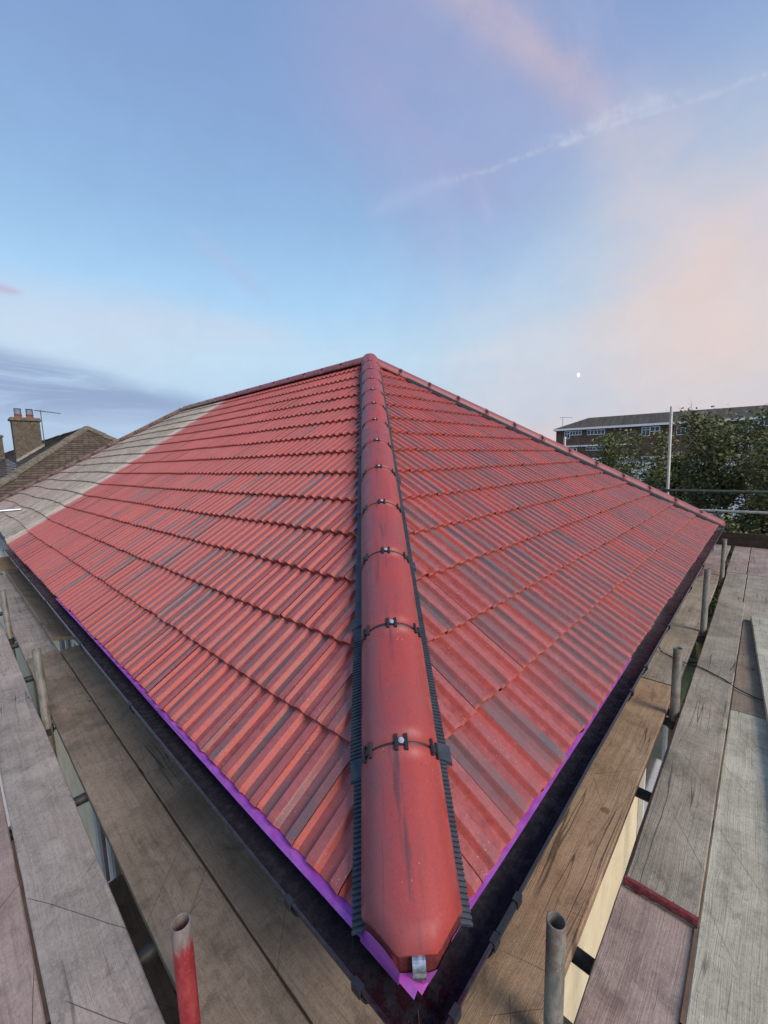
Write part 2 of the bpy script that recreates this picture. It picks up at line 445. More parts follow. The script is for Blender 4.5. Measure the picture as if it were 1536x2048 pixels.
def wood(name, a, b, warm=(150, 110, 84), scratch=0.5, rough=0.85):
    def fn(n):
        o = n.coord(); rn = n.objrand()
        ox, oy, oz = n.xyz(o)
        p = n.comb(ox, oy + rn * 40.0, oz + rn * 13.0)
        wobble = n.noise(n.mapping(p, scale=(3, 1.2, 3)), 1.5, 3, 0.5) - 0.5
        px = ox + wobble * 0.05
        pg = n.comb(px, oy + rn * 40.0, oz)
        g1 = n.noise(n.mapping(pg, scale=(42, 1.1, 42)), 1.0, 5, 0.65)
        g2 = n.noise(n.mapping(pg, scale=(260, 5, 260)), 1.0, 3, 0.6)
        bl = n.noise(p, 3.2, 5, 0.62)
        bl2 = n.noise(p, 11, 5, 0.65)
        fine = n.noise(p, 320, 2, 0.7)
        c = n.mix(n.ss(bl, 0.28, 0.72), s2l(a), s2l(b))
        dk = tuple(q * 0.62 for q in a)
        c = n.mix(n.ss(g1, 0.46, 0.66) * 0.28, c, s2l(dk))
        c = n.mix(n.ss(g2, 0.48, 0.72) * 0.22, c, s2l(dk))
        c = n.mix(n.ss(bl2, 0.48, 0.70) * 0.5, c, s2l(tuple(q * 0.72 for q in b)))
        c = n.mix(n.ss(n.noise(p, 1.7, 3, 0.5), 0.5, 0.75) * 0.3, c, s2l(warm))
        c = n.mix(n.ss(n.noise(p, 95, 5, 0.8), 0.46, 0.72) * 0.38, c, s2l(tuple(q * 0.66 for q in a)))
        c = n.mix(n.ss(n.noise(n.mapping(p, scale=(1, 0.3, 1), loc=(5, 5, 5)), 150, 4, 0.8), 0.52, 0.74) * 0.35, c, s2l(tuple(min(255, q * 1.16) for q in b)))
        # scuff smears across the board
        sm = n.noise(n.mapping(p, scale=(9, 6, 9), rot=(0, 0, 0.5)), 1.0, 7, 0.75, 0.5)
        c = n.mix(n.ss(sm, 0.50, 0.70) * 0.5, c, s2l(tuple(q * 0.55 for q in a)))
        gm = n.noise(p, 1.3, 6, 0.65, 0.4)
        c = n.mix(n.ss(gm, 0.48, 0.66) * 0.42, c, s2l(tuple(q * 0.66 for q in a)))
        c = n.mix(n.ss(n.noise(p, 55, 5, 0.8), 0.5, 0.68) * 0.3, c, s2l(tuple(q * 0.5 for q in a)))
        # splits along the grain
        spl = n.noise(n.comb(px * 16.0, oy * 0.35 + rn * 31.0, 0.0), 1.0, 2, 0.5)
        c = n.mix(n.ss((spl - 0.5).abs(), 0.010, 0.003) * n.ss(n.noise(p, 1.1, 2, 0.5), 0.5, 0.6) * 0.7, c, s2l(tuple(q * 0.35 for q in a)))
        # saw and tool scratches, straight, a few directions
        for k, (rz, fr, thr, w) in enumerate(((0.75, 7.0, 0.62, 0.012), (-0.5, 5.0, 0.6, 0.010), (1.25, 9.0, 0.7, 0.016), (0.15, 11.0, 0.75, 0.014))):
            q = n.mapping(p, rot=(0, 0, rz))
            qx, qy, qz = n.xyz(q)
            u = (qx + (n.noise(p, 3.0, 2, 0.5) - 0.5) * 0.02) * fr
            cell = n.math('FLOOR', u); fr_ = n.math('FRACT', u)
            wn = n.n('ShaderNodeTexWhiteNoise', noise_dimensions='2D'); n.set(wn.inputs['Vector'], n.comb(cell, rn * 50.0 + k, 0.0))
            wv = V(n, wn.outputs[0])
            gate = n.ss(wv, thr, thr + 0.02) * n.ss(n.noise(n.comb(cell * 3.7, qy * 2.6 + wv * 30.0, rn * 9.0), 1.0, 1, 0.4), 0.53, 0.58)
            line = n.ss((fr_ - 0.5 - (wv - 0.8) * 0.8).abs(), w, w * 0.3) * gate
            c = n.mix(line * (scratch + 0.25), c, s2l(tuple(q2 * 0.45 for q2 in a)))
        # nail holes, spots, knots
        v = n.voro(n.mapping(p, scale=(1, 0.55, 1)), 9.0)
        vr = n.voro(n.mapping(p, scale=(1, 0.55, 1)), 9.0, out=1)
        pick = n.ss(n.xyz(vr)[0], 0.80, 0.82)
        c = n.mix(n.ss(v + (bl2 - 0.5) * 0.1, 0.085, 0.06) * pick * 0.85, c, s2l(tuple(q2 * 0.4 for q2 in a)))
        v2 = n.voro(n.mapping(p, scale=(1, 0.8, 1), loc=(3, 7, 1)), 5.0); v2r = n.voro(n.mapping(p, scale=(1, 0.8, 1), loc=(3, 7, 1)), 5.0, out=1)
        c = n.mix(n.ss(v2 + (n.noise(p, 30, 4, 0.7) - 0.5) * 0.14, 0.10, 0.07) * n.ss(n.xyz(v2r)[1], 0.82, 0.84) * 0.6, c, s2l(tuple(q2 * 0.5 for q2 in a)))
        sp = n.voro(p, 42.0)
        c = n.mix(n.ss(sp, 0.10, 0.05) * n.ss(n.noise(p, 5, 3, 0.6), 0.54, 0.62) * 0.6, c, s2l(tuple(min(255, q2 * 1.25) for q2 in b)))
        kv = n.voro(n.mapping(p, scale=(1, 0.6, 1)), 2.6)
        c = n.mix(n.ss(kv + (bl2 - 0.5) * 0.05, 0.060, 0.03) * 0.3, c, s2l(tuple(q2 * 0.6 for q2 in a)))
        return {'Base Color': c, 'Roughness': rough, 'Specular IOR Level': 0.25,
                'Normal': n.bump(g1 * 0.8 + g2 * 0.8 + fine * 0.5 + bl2 * 0.5, 0.8, 0.003)}
    return mat(name, fn)


def f_galv(n):
    o = n.coord()
    ox, oy, oz = n.xyz(o)
    a = n.noise(n.mapping(o, scale=(1, 1, 0.25)), 26, 5, 0.65)
    b = n.noise(o, 90, 3, 0.6)
    c = n.mix(n.ss(a, 0.3, 0.7), s2l((100, 98, 88)), s2l((150, 148, 136)))
    c = n.mix(n.ss(n.noise(o, 14, 4, 0.7), 0.48, 0.66) * 0.65, c, s2l((112, 84, 64)))
    c = n.mix(n.ss(b, 0.64, 0.72) * 0.6, c, s2l((200, 198, 190)))
    return {'Base Color': c, 'Roughness': n.ss(a, 0.2, 0.8, 0.45, 0.8), 'Metallic': 0.2, 'Normal': n.bump(b + a, 0.3, 0.002)}


def f_redpole(n):
    o = n.coord()
    ox, oy, oz = n.xyz(o)
    a = n.noise(n.mapping(o, scale=(1, 1, 0.3)), 30, 5, 0.65)
    b = n.noise(o, 90, 3, 0.6)
    g = n.mix(n.ss(a, 0.3, 0.7), s2l((104, 92, 86)), s2l((150, 140, 134)))
    rd = n.mix(n.ss(a, 0.35, 0.7), s2l((140, 36, 42)), s2l((164, 66, 66)))
    f = n.ss(oz + (a - 0.5) * 0.12, -0.030, -0.085)
    c = n.mix(f, g, rd)
    c = n.mix(n.ss(b, 0.56, 0.68) * 0.55, c, s2l((128, 92, 86)))
    c = n.mix(n.ss(n.noise(o, 18, 4, 0.7), 0.55, 0.7) * 0.4, c, s2l((96, 40, 40)))
    return {'Base Color': c, 'Roughness': 0.55, 'Metallic': 0.1, 'Normal': n.bump(b + a, 0.3, 0.002)}


def f_gutter(n):
    o = n.coord()
    ox, oy, oz = n.xyz(o)
    a = n.noise(n.mapping(o, scale=(1, 1, 1)), 34, 5, 0.7)
    b = n.noise(o, 140, 4, 0.75)
    c = n.mix(n.ss(a, 0.42, 0.7), s2l((44, 42, 48)), s2l((58, 55, 62)))
    c = n.mix(n.ss(b, 0.64, 0.72) * 0.35, c, s2l((110, 100, 102)))
    c = n.mix(n.ss(n.voro(o, 45), 0.10, 0.06) * n.ss(n.noise(o, 11, 3, 0.6), 0.5, 0.6) * 0.8, c, s2l((120, 52, 50)))
    corner = n.ss(n.math('MAXIMUM', ox, oy), 0.20, 0.05) * n.ss(n.noise(o, 30, 4, 0.7), 0.42, 0.55)
    c = n.mix(corner * 0.8, c, s2l((42, 10, 16)))
    return {'Base Color': c, 'Roughness': n.ss(a, 0.35, 0.7, 0.16, 0.4), 'Normal': n.bump(b, 0.06, 0.001)}


def f_oldgutter(n):
    o = n.coord()
    b = n.noise(o, 12, 5, 0.7)
    return {'Base Color': n.mix(n.ss(b, 0.35, 0.65), s2l((70, 72, 72)), s2l((128, 132, 130))), 'Roughness': 0.6,
            'Normal': n.bump(b, 0.2, 0.004)}


def f_purple(n):
    o = n.coord()
    b = n.noise(o, 16, 4, 0.6)
    f = n.noise(o, 150, 3, 0.6)
    c = n.mix(n.ss(b, 0.3, 0.75), s2l((158, 74, 178)), s2l((182, 102, 198)))
    ox, oy, oz = n.xyz(o)
    c = n.mix(n.ss(ox + oy, 0.22, 0.02) * 0.6, c, s2l((204, 104, 196)))
    c = n.mix(n.ss(n.noise(o, 40, 5, 0.7), 0.55, 0.72) * 0.4, c, s2l((120, 84, 134)))
    return {'Base Color': c, 'Roughness': 0.55, 'Normal': n.bump(f + b * 2, 0.3, 0.002)}


def f_render(n):
    o = n.coord()
    b = n.noise(o, 3, 5, 0.6); f = n.noise(o, 180, 3, 0.7)
    st = n.noise(n.mapping(o, scale=(6, 6, 0.6)), 1.5, 4, 0.6)
    c = n.mix(n.ss(b, 0.3, 0.7), s2l((222, 206, 166)), s2l((236, 222, 186)))
    c = n.mix(n.ss(st, 0.55, 0.75) * 0.35, c, s2l((176, 160, 128)))
    return {'Base Color': c, 'Roughness': 0.95, 'Normal': n.bump(f, 0.5, 0.004)}


def f_leaf(n):
    o = n.coord(); r = n.attr('rnd')
    b = n.noise(o, 0.9, 3, 0.6)
    c = n.mix(r, s2l((82, 92, 56)), s2l((134, 138, 88)))
    c = n.mix(n.ss(b, 0.45, 0.7) * 0.5, c, s2l((104, 98, 58)))
    c = n.mix(n.ss(r, 0.93, 1.0) * 0.7, c, s2l((128, 96, 66)))
    return {'Base Color': c, 'Roughness': 0.6, 'Specular IOR Level': 0.3}


def f_bark(n):
    o = n.coord(); b = n.noise(n.mapping(o, scale=(6, 6, 1)), 5, 4, 0.6)
    return {'Base Color': n.mix(b, s2l((70, 62, 50)), s2l((120, 108, 90))), 'Roughness': 0.9, 'Normal': n.bump(b, 0.6, 0.02)}


def f_plaintile(n):
    o = n.coord(); r = n.attr('rnd')
    b = n.noise(o, 5, 5, 0.7); f = n.noise(o, 40, 3, 0.7)
    c = n.mix(r, s2l((80, 68, 58)), s2l((112, 96, 80)))
    c = n.mix(n.ss(b, 0.45, 0.7) * 0.5, c, s2l((112, 108, 82)))
    c = n.mix(n.ss(f, 0.62, 0.72) * 0.35, c, s2l((168, 156, 134)))
    return {'Base Color': c, 'Roughness': 0.95, 'Normal': n.bump(f, 0.4, 0.006)}


def f_stack(n):
    o = n.coord()
    b = n.noise(o, 3.2, 6, 0.7, 0.6); f = n.noise(o, 40, 4, 0.7)
    ox, oy, oz = n.xyz(o)
    c = n.mix(n.ss(b, 0.35, 0.65), s2l((106, 96, 80)), s2l((148, 138, 120)))
    c = n.mix(n.ss(b + (oz - 0.2) * 0.30, 0.60, 0.74) * 0.6, c, s2l((70, 60, 46)))
    c = n.mix(n.ss(n.noise(o, 8, 4, 0.7), 0.60, 0.68) * 0.6, c, s2l((186, 160, 128)))
    return {'Base Color': c, 'Roughness': 0.95, 'Normal': n.bump(f + b, 0.6, 0.01)}


def f_flatbrick(n):
    o = n.coord()
    nd = n.n('ShaderNodeTexBrick')
    ox, oy, oz = n.xyz(o)
    n.set(nd.inputs['Vector'], n.comb(oy + ox, oz, 0.0))
    nd.inputs['Color1'].default_value = s2l((84, 66, 58)); nd.inputs['Color2'].default_value = s2l((98, 78, 66))
    nd.inputs['Mortar'].default_value = s2l((104, 92, 82))
    nd.inputs['Scale'].default_value = 4.4; nd.inputs['Mortar Size'].default_value = 0.012
    c = V(n, nd.outputs[0])
    c = n.mix(n.ss(n.noise(o, 0.5, 4, 0.6), 0.4, 0.7) * 0.35, c, s2l((74, 60, 54)))
    return {'Base Color': c, 'Roughness': 0.95}


def f_flatroof(n):
    o = n.coord()
    ox, oy, oz = n.xyz(o)
    st = n.noise(n.mapping(o, scale=(0.2, 2.2, 0.2)), 1.0, 5, 0.65)
    w = n.ss(n.math('FRACT', oy * 1.1), 0.42, 0.5)
    c = n.mix(n.ss(st, 0.3, 0.7), s2l((64, 61, 54)), s2l((88, 84, 74)))
    c = n.mix(w * 0.22, c, s2l((60, 54, 52)))
    c = n.mix(n.ss(n.noise(o, 0.25, 3, 0.6), 0.5, 0.7) * 0.4, c, s2l((100, 74, 60)))
    return {'Base Color': c, 'Roughness': 0.9}


def f_ground(n):
    o = n.coord()
    b = n.noise(o, 0.35, 5, 0.6); f = n.noise(o, 4, 5, 0.7)
    c = n.mix(n.ss(b, 0.4, 0.6), s2l((64, 78, 44)), s2l((96, 94, 70)))
    c = n.mix(n.ss(f, 0.4, 0.7) * 0.5, c, s2l((46, 58, 34)))
    return {'Base Color': c, 'Roughness': 0.95, 'Normal': n.bump(f, 0.8, 0.05)}


def f_glass(n):
    o = n.coord()
    b = n.noise(o, 1.5, 3, 0.6)
    return {'Base Color': n.mix(n.ss(b, 0.4, 0.6), s2l((30, 34, 38)), s2l((70, 76, 80))), 'Roughness': 0.08}


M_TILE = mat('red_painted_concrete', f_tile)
M_OLD = mat('weathered_concrete', f_oldtile)
M_CAP = mat('red_painted_cap', f_cap)
M_OCAP = simple('unpainted_cap', s2l((150, 124, 112)), 0.9, 0, 0.3, 12, 0.4)
M_GALV = mat('galvanised_steel', f_galv)
M_REDP = mat('red_painted_steel', f_redpole)
M_GUT = mat('black_gutter', f_gutter)
M_OGUT = mat('grey_gutter', f_oldgutter)
M_PURP = mat('purple_membrane', f_purple)
M_REND = mat('cream_render', f_render)
M_LEAF = mat('leaves', f_leaf)
M_BARK = mat('bark', f_bark)
M_PTILE = mat('old_plain_tile', f_plaintile)
M_STACK = mat('stained_render', f_stack)
M_FBRICK = mat('brown_brick', f_flatbrick)
M_FROOF = mat('grey_sheet_roof', f_flatroof)
M_GROUND = mat('lawn', f_ground)
M_GLASS = mat('window_glass', f_glass)
M_BLACK = simple('black_plastic', s2l((38, 42, 48)), 0.5, 0, 0.25, 40, 0.1)
M_COMB = simple('black_vent_strip', s2l((52, 60, 70)), 0.55, 0, 0.25, 25, 0.1)
M_WHITE = simple('white_plastic', s2l((232, 234, 232)), 0.4, 0, 0.05, 8, 0.05)
M_SCREW = simple('zinc', s2l((214, 216, 220)), 0.3, 0.5, 0.1, 60, 0.05)
M_STEEL = mat('bright_galvanised', lambda n: {'Base Color': n.mix(n.ss(n.noise(n.coord(), 60, 4, 0.6), 0.35, 0.65), s2l((150, 158, 168)), s2l((222, 226, 230))), 'Roughness': 0.3, 'Metallic': 0.85, 'Normal': n.bump(n.noise(n.coord(), 50, 3, 0.6), 0.2, 0.002)})
M_BED = simple('dark_red_bedding', s2l((96, 30, 28)), 0.85, 0, 0.3, 60, 0.9)
M_TAPE = simple('frayed_felt', s2l((168, 156, 172)), 0.9, 0, 0.15, 60, 0.6)
M_PALE = simple('pale_galvanised', s2l((178, 174, 160)), 0.5, 0.2, 0.18, 16, 0.3)
M_DARK = simple('dark_steel', s2l((58, 60, 60)), 0.6, 0.3, 0.3, 18, 0.3)
M_GREEN = simple('green_weathered_steel', s2l((84, 92, 84)), 0.6, 0.3, 0.2, 12, 0.3)
M_CLAY = simple('clay_pot', s2l((152, 84, 64)), 0.8, 0, 0.2, 12, 0.3)
M_STONE = simple('mossy_mortar', s2l((116, 108, 92)), 0.95, 0, 0.3, 9, 0.6)
M_WIRE = simple('aerial_metal', s2l((110, 114, 120)), 0.5, 0.5, 0.1, 9, 0.1)
M_REDEND = simple('dark_red_primer', s2l((128, 58, 60)), 0.9, 0, 0.35, 90, 1.0)
M_WHWALL = simple('white_render', s2l((224, 226, 230)), 0.9, 0, 0.06, 1.5, 0.2)

WOOD = {
    'grey': wood('board_grey', (164, 152, 140), (196, 184, 170), warm=(184, 158, 144), scratch=0.6),
    'brown': wood('board_brown', (136, 120, 102), (162, 146, 126), warm=(176, 144, 114), scratch=0.4),
    'tan': wood('board_tan', (160, 134, 106), (188, 162, 132), warm=(184, 138, 108), scratch=0.4),
    'pink': wood('board_pink', (160, 138, 126), (192, 172, 158), warm=(174, 138, 124), scratch=0.85),
    'green': wood('board_green', (184, 178, 152), (212, 206, 182), warm=(180, 172, 146), scratch=0.4),
    'taupe': wood('board_taupe', (156, 146, 128), (188, 178, 158), warm=(180, 154, 126), scratch=0.4),
    'dark': wood('board_dark', (70, 56, 46), (92, 76, 62), scratch=0.5),
    'end': wood('board_end_grain', (150, 132, 104), (184, 168, 140), scratch=0.3),
}

# ------------------------------------------------------------------ ground
GZ = -5.3
g = MB(); g.add([(-400, -400, GZ), (400, -400, GZ), (400, 400, GZ), (-400, 400, GZ)], [(0, 1, 2, 3)])
tag(g.build('ground', M_GROUND), kind='structure')
pv = MB(); pv.box((-1.6, -1.8, GZ + 0.004), (8.9, 15, GZ + 0.06))
tag(pv.build('path', simple('paving', s2l((104, 84, 72)), 0.95, 0, 0.25, 3, 0.6)), kind='structure')

# ------------------------------------------------------------------ the house
T = 0.6717; SL = math.hypot(1, T)          # tan of the pitch, slope length per metre of plan
HW = 7.495; RIDX = HW / 2; RIDZ = RIDX * T
YN = RIDX; YF = 10.25; YEND = 15.3
GA = 0.3045; NC = 15
house = empty('house', (3.75, 7.6, GZ), 'semi-detached house under the red-painted hipped tile roof ringed by scaffold boards', 'house')


def hfun(a):
    """rib profile over one 100 mm period (a in 0..1) -> height, slope flag"""
    if a < 0.36: return 0.0, 0.0
    if a < 0.48: return -0.0185 * (a - 0.36) / 0.12, 1.0
    if a < 0.88: return -0.0185, 0.0
    return -0.0185 * (1 - (a - 0.88) / 0.12), 1.0


PROF = []
for half in (0, 1):
    for a in (0.015, 0.17, 0.352, 0.39, 0.45, 0.488, 0.67, 0.872, 0.91, 0.97):
        h, sfl = hfun(a)
        PROF.append((0.1 * half + 0.1 * a, h, 1.0 if a in (0.39, 0.45, 0.91, 0.97) else 0.0, 0 if 0.36 < a < 0.88 else 1, half))
# interlock groove beside the joint
PROF[0] = (0.0002, 0.0, 0.0, 1, 0)
PROF.append((0.1985, -0.001, 0.0, 1, 1)); PROF.append((0.1988, -0.007, 0.0, 1, 1)); PROF.append((0.2000, -0.007, 0.0, 1, 1))


def n3(x, y, z=0.0): return mnoise.noise(Vector((x, y, z)))


def slope_mesh(name, mt, parent, org, E, N, u0, u1, keep, darkfn, flip, shift=lambda u: 0.0, phase=0.0, label=None):
    org = Vector(org); E = Vector(E); N = Vector(N)
    S = (N + Vector((0, 0, T))) / SL
    NR = (Vector((0, 0, 1)) - N * T).normalized()
    mb = MB(); at = {k: [] for k in ('dark', 'rnd', 'slope', 'along', 'edge')}
    VR = [0.0, 0.012, 0.09, 0.17, 0.25, 0.33]
    k0 = int(math.floor(u0 / 0.2)) - 1; k1 = int(math.ceil(u1 / 0.2)) + 1
    rs = random.Random(hash(name) % 1000 + 5 if False else int(u0 * 10) + (11 if flip else 3))
    for c in range(NC):
        for k in range(k0, k1):
            ub = k * 0.2 + phase
            if ub + 0.2 < u0 or ub > u1: continue
            mid_v = (c + 0.5) * GA
            if not keep(ub, mid_v, 0.45) and not keep(ub + 0.2, mid_v, 0.45): continue
            r1 = rs.random(); jl = rs.uniform(-0.0012, 0.0012); jv = rs.uniform(-0.0045, 0.0045); tw = rs.uniform(-0.002, 0.002)
            bands = {}
            for b in range(4):
                bands[b] = (darkfn(ub + 0.05 * b, c, rs, b % 2), rs.uniform(-0.3, 0.35), rs.random())
            base = len(mb.v)
            prof = [(q if not flip else 0.2 - q, h, s_, kind, hf) for (q, h, s_, kind, hf) in PROF]
            cols = []
            for (q, h, s_, kind, hf) in prof:
                u = ub + q
                sh = shift(u)
                bi = hf * 2 + (0 if kind == 0 else 1)
                dk, fade, fr = bands[bi]
                col_ = []
                for vi, vv in enumerate(VR):
                    v = c * GA + vv + jv + sh
                    if vi == 0: v += n3(u * 40, c * 7.3) * 0.004 + n3(u * 130, c * 3.1) * 0.0025
                    if c == NC - 1 and v > RIDX * SL: v = RIDX * SL
                    lift = jl - 0.027 * vv / GA + tw * (q - 0.1) / 0.1
                    if vi == 0: lift -= 0.003
                    sag = 0.006 * n3(u * 0.35, v * 0.5)
                    p = org + E * u + S * v + NR * (h + lift + sag)
                    col_.append((p, v, vv))
                    mb.v.append(tuple(p))
                    f = vv / GA
                    dd = dk * max(0.0, min(1.0, 0.55 + 0.9 * (f - 0.3 + fade) * (1 if fr > 0.3 else -1) + 0.3))
                    at['dark'].append(max(0.0, min(1.0, dd)))
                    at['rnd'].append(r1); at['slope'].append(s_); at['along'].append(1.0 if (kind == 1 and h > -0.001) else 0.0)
                    at['edge'].append(1.0 if vi == 0 else 0.0)
                # underside of the tail
                vv = 0.0
                v = c * GA + jv + sh
                p = org + E * u + S * (v + 0.002) + NR * ((h - 0.022 if c else -0.036) + jl + 0.003 * n3(u * 60, c * 2.0))
                mb.v.append(tuple(p))
                at['dark'].append(0.0); at['rnd'].append(r1); at['slope'].append(0.0); at['along'].append(0.0); at['edge'].append(1.0)
                cols.append(col_)
            nv = len(VR) + 1
            for i in range(len(prof) - 1):
                for j in range(len(VR) - 1):
                    uu = ub + (prof[i][0] + prof[i + 1][0]) / 2
                    vm = (cols[i][j][1] + cols[i][j + 1][1]) / 2
                    if not keep(uu, vm, 0.03) or uu < u0 or uu > u1: continue
                    a0 = base + i * nv + j; a1 = base + (i + 1) * nv + j
                    f = (a0, a1, a1 + 1, a0 + 1)
                    if flip: f = tuple(reversed(f))
                    f = f if not flip else f
                    mb.f.append(f); mb.sm.append(False)
                    if j == 0:
                        t0 = base + i * nv + len(VR); t1 = base + (i + 1) * nv + len(VR)
                        f = (t0, t1, a1, a0)
                        mb.f.append(f); mb.sm.append(False)
    mb.at = at
    o = mb.build(name, mt, parent)
    if label: o['label'] = label
    return o


def dark_left(u, c, rs, rib):
    y = u
    z = 0.5 + 0.5 * n3(y * 0.9, c * 0.55, 3.0)
    loc = math.exp(-((c - 2.3) / 2.6) ** 2) * math.exp(-((y - 1.9) / 2.2) ** 2)
    p = 0.05 + 0.75 * loc * (0.3 + 1.2 * z) + 0.25 * math.exp(-((y - 4.5) / 2.5) ** 2) * (c < 6)
    if y > 7.3: p = 0.03
    if rib: p *= 0.35
    return (rs.uniform(0.5, 1.0) if rs.random() < p else rs.uniform(0, 0.16))


def dark_right(u, c, rs, rib):
    x = u
    z = 0.5 + 0.5 * n3(x * 0.8, c * 0.6, 9.0)
    loc = 0.30 + 0.7 * math.exp(-((c - 2.0) / 4.5) ** 2)
    p = loc * (0.45 + 0.75 * z)
    if x < 0.55: p *= 0.2
    if c > 10: p *= 0.25
    if rib: p *= 0.42
    return (rs.uniform(0.55, 1.0) if rs.random() < p else rs.uniform(0, 0.22))


def keep_left(u, v, tol):
    x = v / SL
    if u < x - tol: return False
    if x > RIDX + 0.02: return False
    # far hip line from (RIDX, YF) to (0, YEND)
    ymax = YEND - (YEND - YF) * x / RIDX
    return u < ymax + tol


def keep_right(u, v, tol):
    y = v / SL
    return u > y - tol and u < HW - y + tol and y <= RIDX + 0.02


YSPLIT = 7.85
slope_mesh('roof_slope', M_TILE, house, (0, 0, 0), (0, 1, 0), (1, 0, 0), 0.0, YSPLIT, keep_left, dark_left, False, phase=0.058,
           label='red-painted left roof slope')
slope_mesh('roof_slope', M_OLD, house, (0, 0, 0), (0, 1, 0), (1, 0, 0), YSPLIT, YEND, keep_left, lambda u, c, rs, b: 0.0, False, phase=0.058,
           shift=lambda u: 0.045 * min(1.0, max(0.0, (u - 7.8) / 0.9)) + 0.012 * math.sin(u * 2.1) * min(1, max(0, u - 8.2)),
           label='unpainted grey-brown roof slope of the far half')
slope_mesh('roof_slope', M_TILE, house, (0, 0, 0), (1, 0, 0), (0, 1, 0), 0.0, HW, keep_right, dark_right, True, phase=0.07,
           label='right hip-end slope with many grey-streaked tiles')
# back slopes (plain, hidden from here)
b = MB()
b.add([(HW, 0, -0.02), (HW, YEND, -0.02), (RIDX, YF, RIDZ - 0.02), (RIDX, YN, RIDZ - 0.02)], [(0, 1, 2, 3)])
b.add([(0, YEND, -0.02), (RIDX, YF, RIDZ - 0.02), (HW, YEND, -0.02)], [(0, 1, 2)])
bk = b.build('roof_slope', M_OLD, house)
# roof underlay board just under the tiles
u_ = MB()
u_.add([(0.03, 0.03, -0.045), (0.03, YEND, -0.045), (RIDX, YF, RIDZ - 0.075), (RIDX, YN, RIDZ - 0.075), (HW, 0.03, -0.045)],
       [(0, 1, 2, 3), (0, 3, 4)])
u_.build('roof_underlay', M_DARK, house)

# --- hip and ridge caps
HD = Vector((1, 1, T)).normalized()
LATV = Vector((1, -1, 0)).normalized()
NZ = LATV.cross(HD).normalized()
if NZ.z < 0: NZ = -NZ


def frame(origin, ydir, side):
    y = Vector(ydir).normalized(); x = Vector(side).normalized(); z = x.cross(y).normalized()
    return Matrix(((x.x, y.x, z.x, origin[0]), (x.y, y.y, z.y, origin[1]), (x.z, y.z, z.z, origin[2]), (0, 0, 0, 1)))


CW, CT, CB = 0.121, 0.092, -0.050


def capsec(n=22, k=1.0, inset=0.0):
    out = []
    for i in range(n + 1):
        th = math.pi * (1 - i / n)
        cx = math.cos(th); sx = math.sin(th)
        w = CW * k - inset; h = (CT - CB) * k - inset
        out.append((w * (abs(cx) ** 0.86) * (1 if cx >= 0 else -1), CB + h * sx ** 0.92))
    return out


def capmesh(name, L, startfn=None, mt=M_CAP):
    o_ = capsec(); i_ = capsec(inset=0.014)
    mb = MB(); NS = 8
    n = len(o_)
    for s_ in range(NS + 1):
        for (sec, rr) in ((o_, 0), (i_, 1)):
            for (l, h) in sec:
                s0 = startfn(l, h) if startfn else 0.004
                t = s_ / NS
                y = s0 + (L - 0.004 - s0) * t
                hh = h
                if s_ in (0, NS) and rr == 0: hh = h - 0.0015
                mb.v.append((l * (1 + 0.004 * n3(l * 8, y * 5)), y, hh + 0.0012 * n3(l * 20, y * 9, 5)))
    st = 2 * n
    for s_ in range(NS):
        for i in range(n - 1):
            a = s_ * st + i
            mb.f.append((a, a + 1, a + st + 1, a + st)); mb.sm.append(True)
            a += n
            mb.f.append((a + 1, a, a + st, a + st + 1)); mb.sm.append(True)
        for i in (0, n - 1):
            a = s_ * st + i
            mb.f.append((a, a + st, a + st + n, a + n)); mb.sm.append(False)
    for s_ in (0, NS):
        for i in range(n - 1):
            a = s_ * st + i
            mb.f.append((a + 1, a, a + n, a + n + 1)); mb.sm.append(False)
    return mb.mesh(name, mt)


def section_at(theta):
    cx = math.cos(theta); sx = math.sin(theta)
    l = CW * (abs(cx) ** 0.86) * (1 if cx >= 0 else -1); h = CB + (CT - CB) * sx ** 0.92
    d_ = 0.01
    l2 = CW * (abs(math.cos(theta - d_)) ** 0.86) * (1 if math.cos(theta - d_) >= 0 else -1)
    h2 = CB + (CT - CB) * math.sin(theta - d_) ** 0.92
    tx = Vector((l2 - l, 0, h2 - h)).normalized()
    return Vector((l, 0, h)), tx


def clipmesh(theta, screw=False):
    p, tx = section_at(theta)
    nz = tx.cross(Vector((0, 1, 0))).normalized()
    if nz.dot(p - Vector((0, 0, CB))) < 0: nz = -nz
    M = Matrix(((tx.x, 0, nz.x, p.x), (tx.y, 1, nz.y, 0), (tx.z, 0, nz.z, p.z), (0, 0, 0, 1)))
    mb = MB()
    for sx in (-1, 1):
        mb.box((sx * 0.0145 - 0.0045, -0.023, -0.001), (sx * 0.0145 + 0.0045, 0.023, 0.0065), M)
    mb.box((-0.010, -0.009, -0.001), (0.010, 0.009, 0.0045), M)
    return mb.mesh('clip', M_BLACK), M


def unionmesh():
    mb = MB(); o_ = capsec(k=1.0, inset=0.001); o2 = capsec(k=1.0, inset=0.02)
    n = len(o_)
    for y in (-0.010, 0.012):
        for sec in (o_, o2):
            for (l, h) in sec: mb.v.append((l * 0.992, y, h - 0.004))
    for i in range(n - 1):
        mb.f.append((i, i + 1, 2 * n + i + 1, 2 * n + i)); mb.sm.append(True)
        mb.f.append((i + 1, i, n + i, n + i + 1)); mb.sm.append(False)
    return mb.mesh('joint_gasket', M_BLACK)


